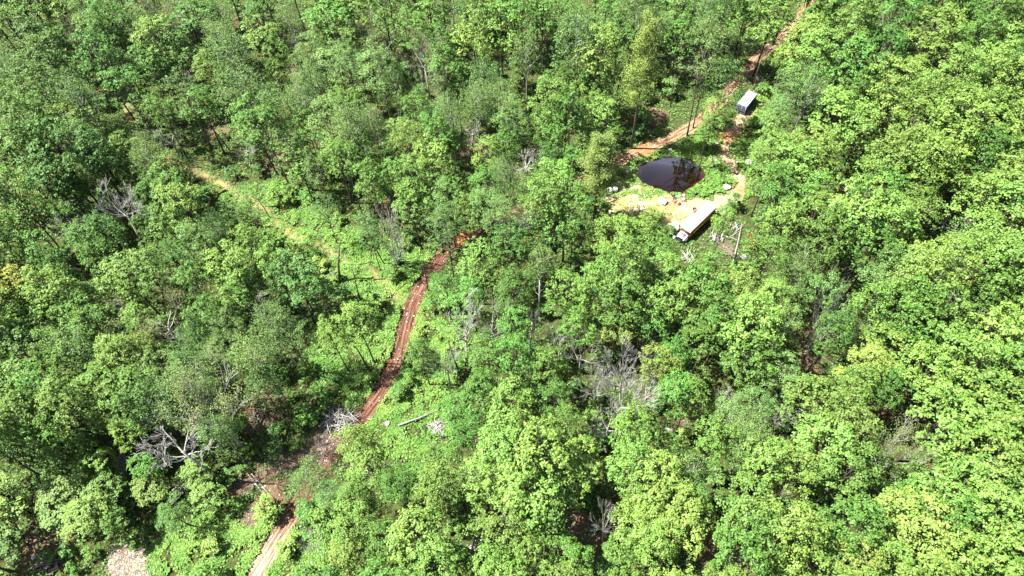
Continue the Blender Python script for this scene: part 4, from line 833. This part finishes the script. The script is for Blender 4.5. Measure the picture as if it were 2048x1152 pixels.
# rowboat
bt = root_at('rowboat', 1427, 327, 'small white rowboat lying in the plants right of the pond', 'boat', 1.0, z=.25)
mb = MB(); n = 11; V = []
for i in range(n):
    f = i/(n-1); x = -1.25+2.5*f; wd = .5*math.sin(math.pi*min(1, f*.86+.14))**.6 if f < 1 else .02
    if f > .8: wd *= (1-f)/.2*.9+.06
    for a, (ky, kz) in enumerate([(1, .42), (.95, .15), (.55, 0), (-.55, 0), (-.95, .15), (-1, .42)]): V.append((x, ky*wd, kz+.12*(f-.4)**2))
mb.add(V, [(i*6+j, i*6+j+1, (i+1)*6+j+1, (i+1)*6+j) for i in range(n-1) for j in range(5)]+[(0, 1, 4, 5), (1, 2, 3, 4)]); part('hull', mb, whitep, bt, True)
for x in (-.5, .25): mb = MB(); mb.box((x, 0, .33), (.22, .8, .04)); part('bench', mb, chrome, bt)
mb = MB(); mb.tube([(-.9, .45, .45), (.7, .25, .47)], .03, 5); part('oar', mb, black, bt)
# cabinet, tub
cb_ = root_at('metal_cabinet', 1497, 327, 'white metal cabinet lying at the maple edge right of the pond', 'cabinet', .1)
mb = MB(); mb.box((0, 0, .35), (.95, 1.2, .5)); b_ = part('box', mb, whitep, cb_); mb = MB(); mb.box((-.12, 0, .62), (.1, 1.0, .03)); part('slot', mb, hoodm, b_)
mb = MB(); mb.box((0, 0, .06), (.8, 1.1, .1)); part('skid', mb, black, cb_)
tb_ = root_at('wash_tub', 1472, 347, 'black tub with a pale cover in the plants right of the pond', 'tub')
mb = MB(); mb.tube([(0, 0, 0), (0, 0, .35)], [.38, .48], 16, False); mb.tube([(0, 0, .02), (0, 0, .05)], .38, 16); part('basin', mb, rubber, tb_)
mb = MB(); mb.blob((.05, .08, .3), (.27, .3, .12), rr, .12); part('cover', mb, whitet, tb_, True)
# dead rust-coloured bush
V = []; P_ = rr.normal(size=(1500, 3)); P_ = unit(P_)*(.5+.5*rr.random((1500, 1)))*np.array([1.3, 2.0, 1.3])+np.array([0, 0, 1.5])
Vd, Fd = leaves(P_, rr.normal(size=(1500, 3))+np.array([0, 0, .5]), .26, .5, rg=rr)
p = A(1500, 490); rb = thing('dead_bush', 'rust-brown dead bush right of the bleached poles', 'bush', (p.x, p.y, gz(p.x, p.y)), -.2)
link('foliage', new_mesh('foliage', Vd, Fd, None, [LM['o']]), rb)
mb = MB(); tips = []
for k in range(6): grow(mb, np.array([0, 0, -.1]), unit(np.array([math.cos(k), math.sin(k), 1.2])), 1.1, .05, 2, np.random.default_rng(k), tips)
part('stem', mb, barkd, rb)
# ------------------------------------------------------------------ every tree and bush its own label
for ph, a, b in [('the pond', 1342, 350), ('the yellow bus', 1395, 435), ('the shipping container', 1492, 205), ('the tall leaning dead tree', 312, 537), ('the dead tree with white limbs', 437, 955), ('the multi-stem leafless tree', 795, 527),
                 ('the bushy white leafless tree', 935, 730), ('the gravel patch', 255, 1120), ('the grey brush heap', 874, 858), ('the fan of split logs', 246, 925), ('the large leafless fan', 1618, 700), ('the V-shaped dead tree', 1205, 1090),
                 ('the twisted dead tree', 945, 295), ('the forked bare trunk', 910, 62), ('the rust-brown bush', 1500, 490), ('the brushy dead treetop', 1545, 860), ('the half-dead grey crown', 1245, 880), ('the golden maple', 38, 590), ('the broken trunk', 679, 566),
                 ('the pale rock by the track end', 623, 1128), ('the near brush heap', 960, 1092), ('the fallen grey branches', 1885, 460), ('the square white tote', 1218, 386), ('the dark gap on the right', 1800, 830)]: land(ph, a, b)
DIRS = ['right of', 'beyond and right of', 'beyond', 'beyond and left of', 'left of', 'nearer and left of', 'nearer than', 'nearer and right of']
ORD = ['nearest', 'second', 'third', 'fourth', 'fifth', 'sixth', 'seventh', 'eighth', 'ninth', 'tenth', 'eleventh', 'twelfth']
def desc(k): return (COLS[k[1]]+' bush') if k[0] == 'b' else COLS[k]+' '+KIND[k][1]
opts = {}; groups = {}
for i, (o, k, x, y, zc, rw, u, v, r) in enumerate(placed): groups.setdefault(desc(k), []).append(i)
for dsc, ids in groups.items():
    for li, (ph, lx, ly) in enumerate(LAND):
        by = {}
        for i in ids:
            x, y = placed[i][2:4]; s_ = int(round(math.atan2(y-ly, x-lx)/(math.pi/4))) % 8; by.setdefault(s_, []).append((math.hypot(x-lx, y-ly), i))
        for s_, L_ in by.items():
            for rk, (dd, i) in enumerate(sorted(L_)): opts.setdefault(i, []).append((rk, dd, li, s_))
    for cn, (cu, cv) in {'upper left corner': (0, 0), 'upper right corner': (2048, 0), 'lower left corner': (0, 1152), 'lower right corner': (2048, 1152), 'middle of the top edge': (1024, 0), 'middle of the right edge': (2048, 576), 'middle of the left edge': (0, 576), 'middle of the bottom edge': (1024, 1152)}.items():
        for rk, (dd, i) in enumerate(sorted((math.hypot(placed[i][6]-cu, placed[i][7]-cv), i) for i in ids)): opts.setdefault(i, []).append((rk+1.5, dd, cn, -1))
for i, (o, k, x, y, zc, rw, u, v, r) in enumerate(placed):
    rk, dd, li, s_ = min(opts[i], key=lambda q: (q[0]+q[1]/40 if q[3] >= 0 else q[0]+q[1]/400, q[1]))
    dsc = desc(k)
    if s_ < 0: n_ = int(rk-1.5); o['label'] = f"{dsc}, {ORD[n_] if n_ < 12 else str(n_+1)+'th'} from the {li} of the photo" if n_ else f"{dsc} nearest the {li} of the photo"
    else: o['label'] = f"{dsc}, {ORD[rk] if rk < 12 else str(rk+1)+'th'}{' nearest' if rk else ''} {DIRS[s_]} {LAND[li][0]}"
    o['group'] = ('bushes in the forest gaps' if k[0] == 'b' else KIND[k][1]+' trees of the forest')
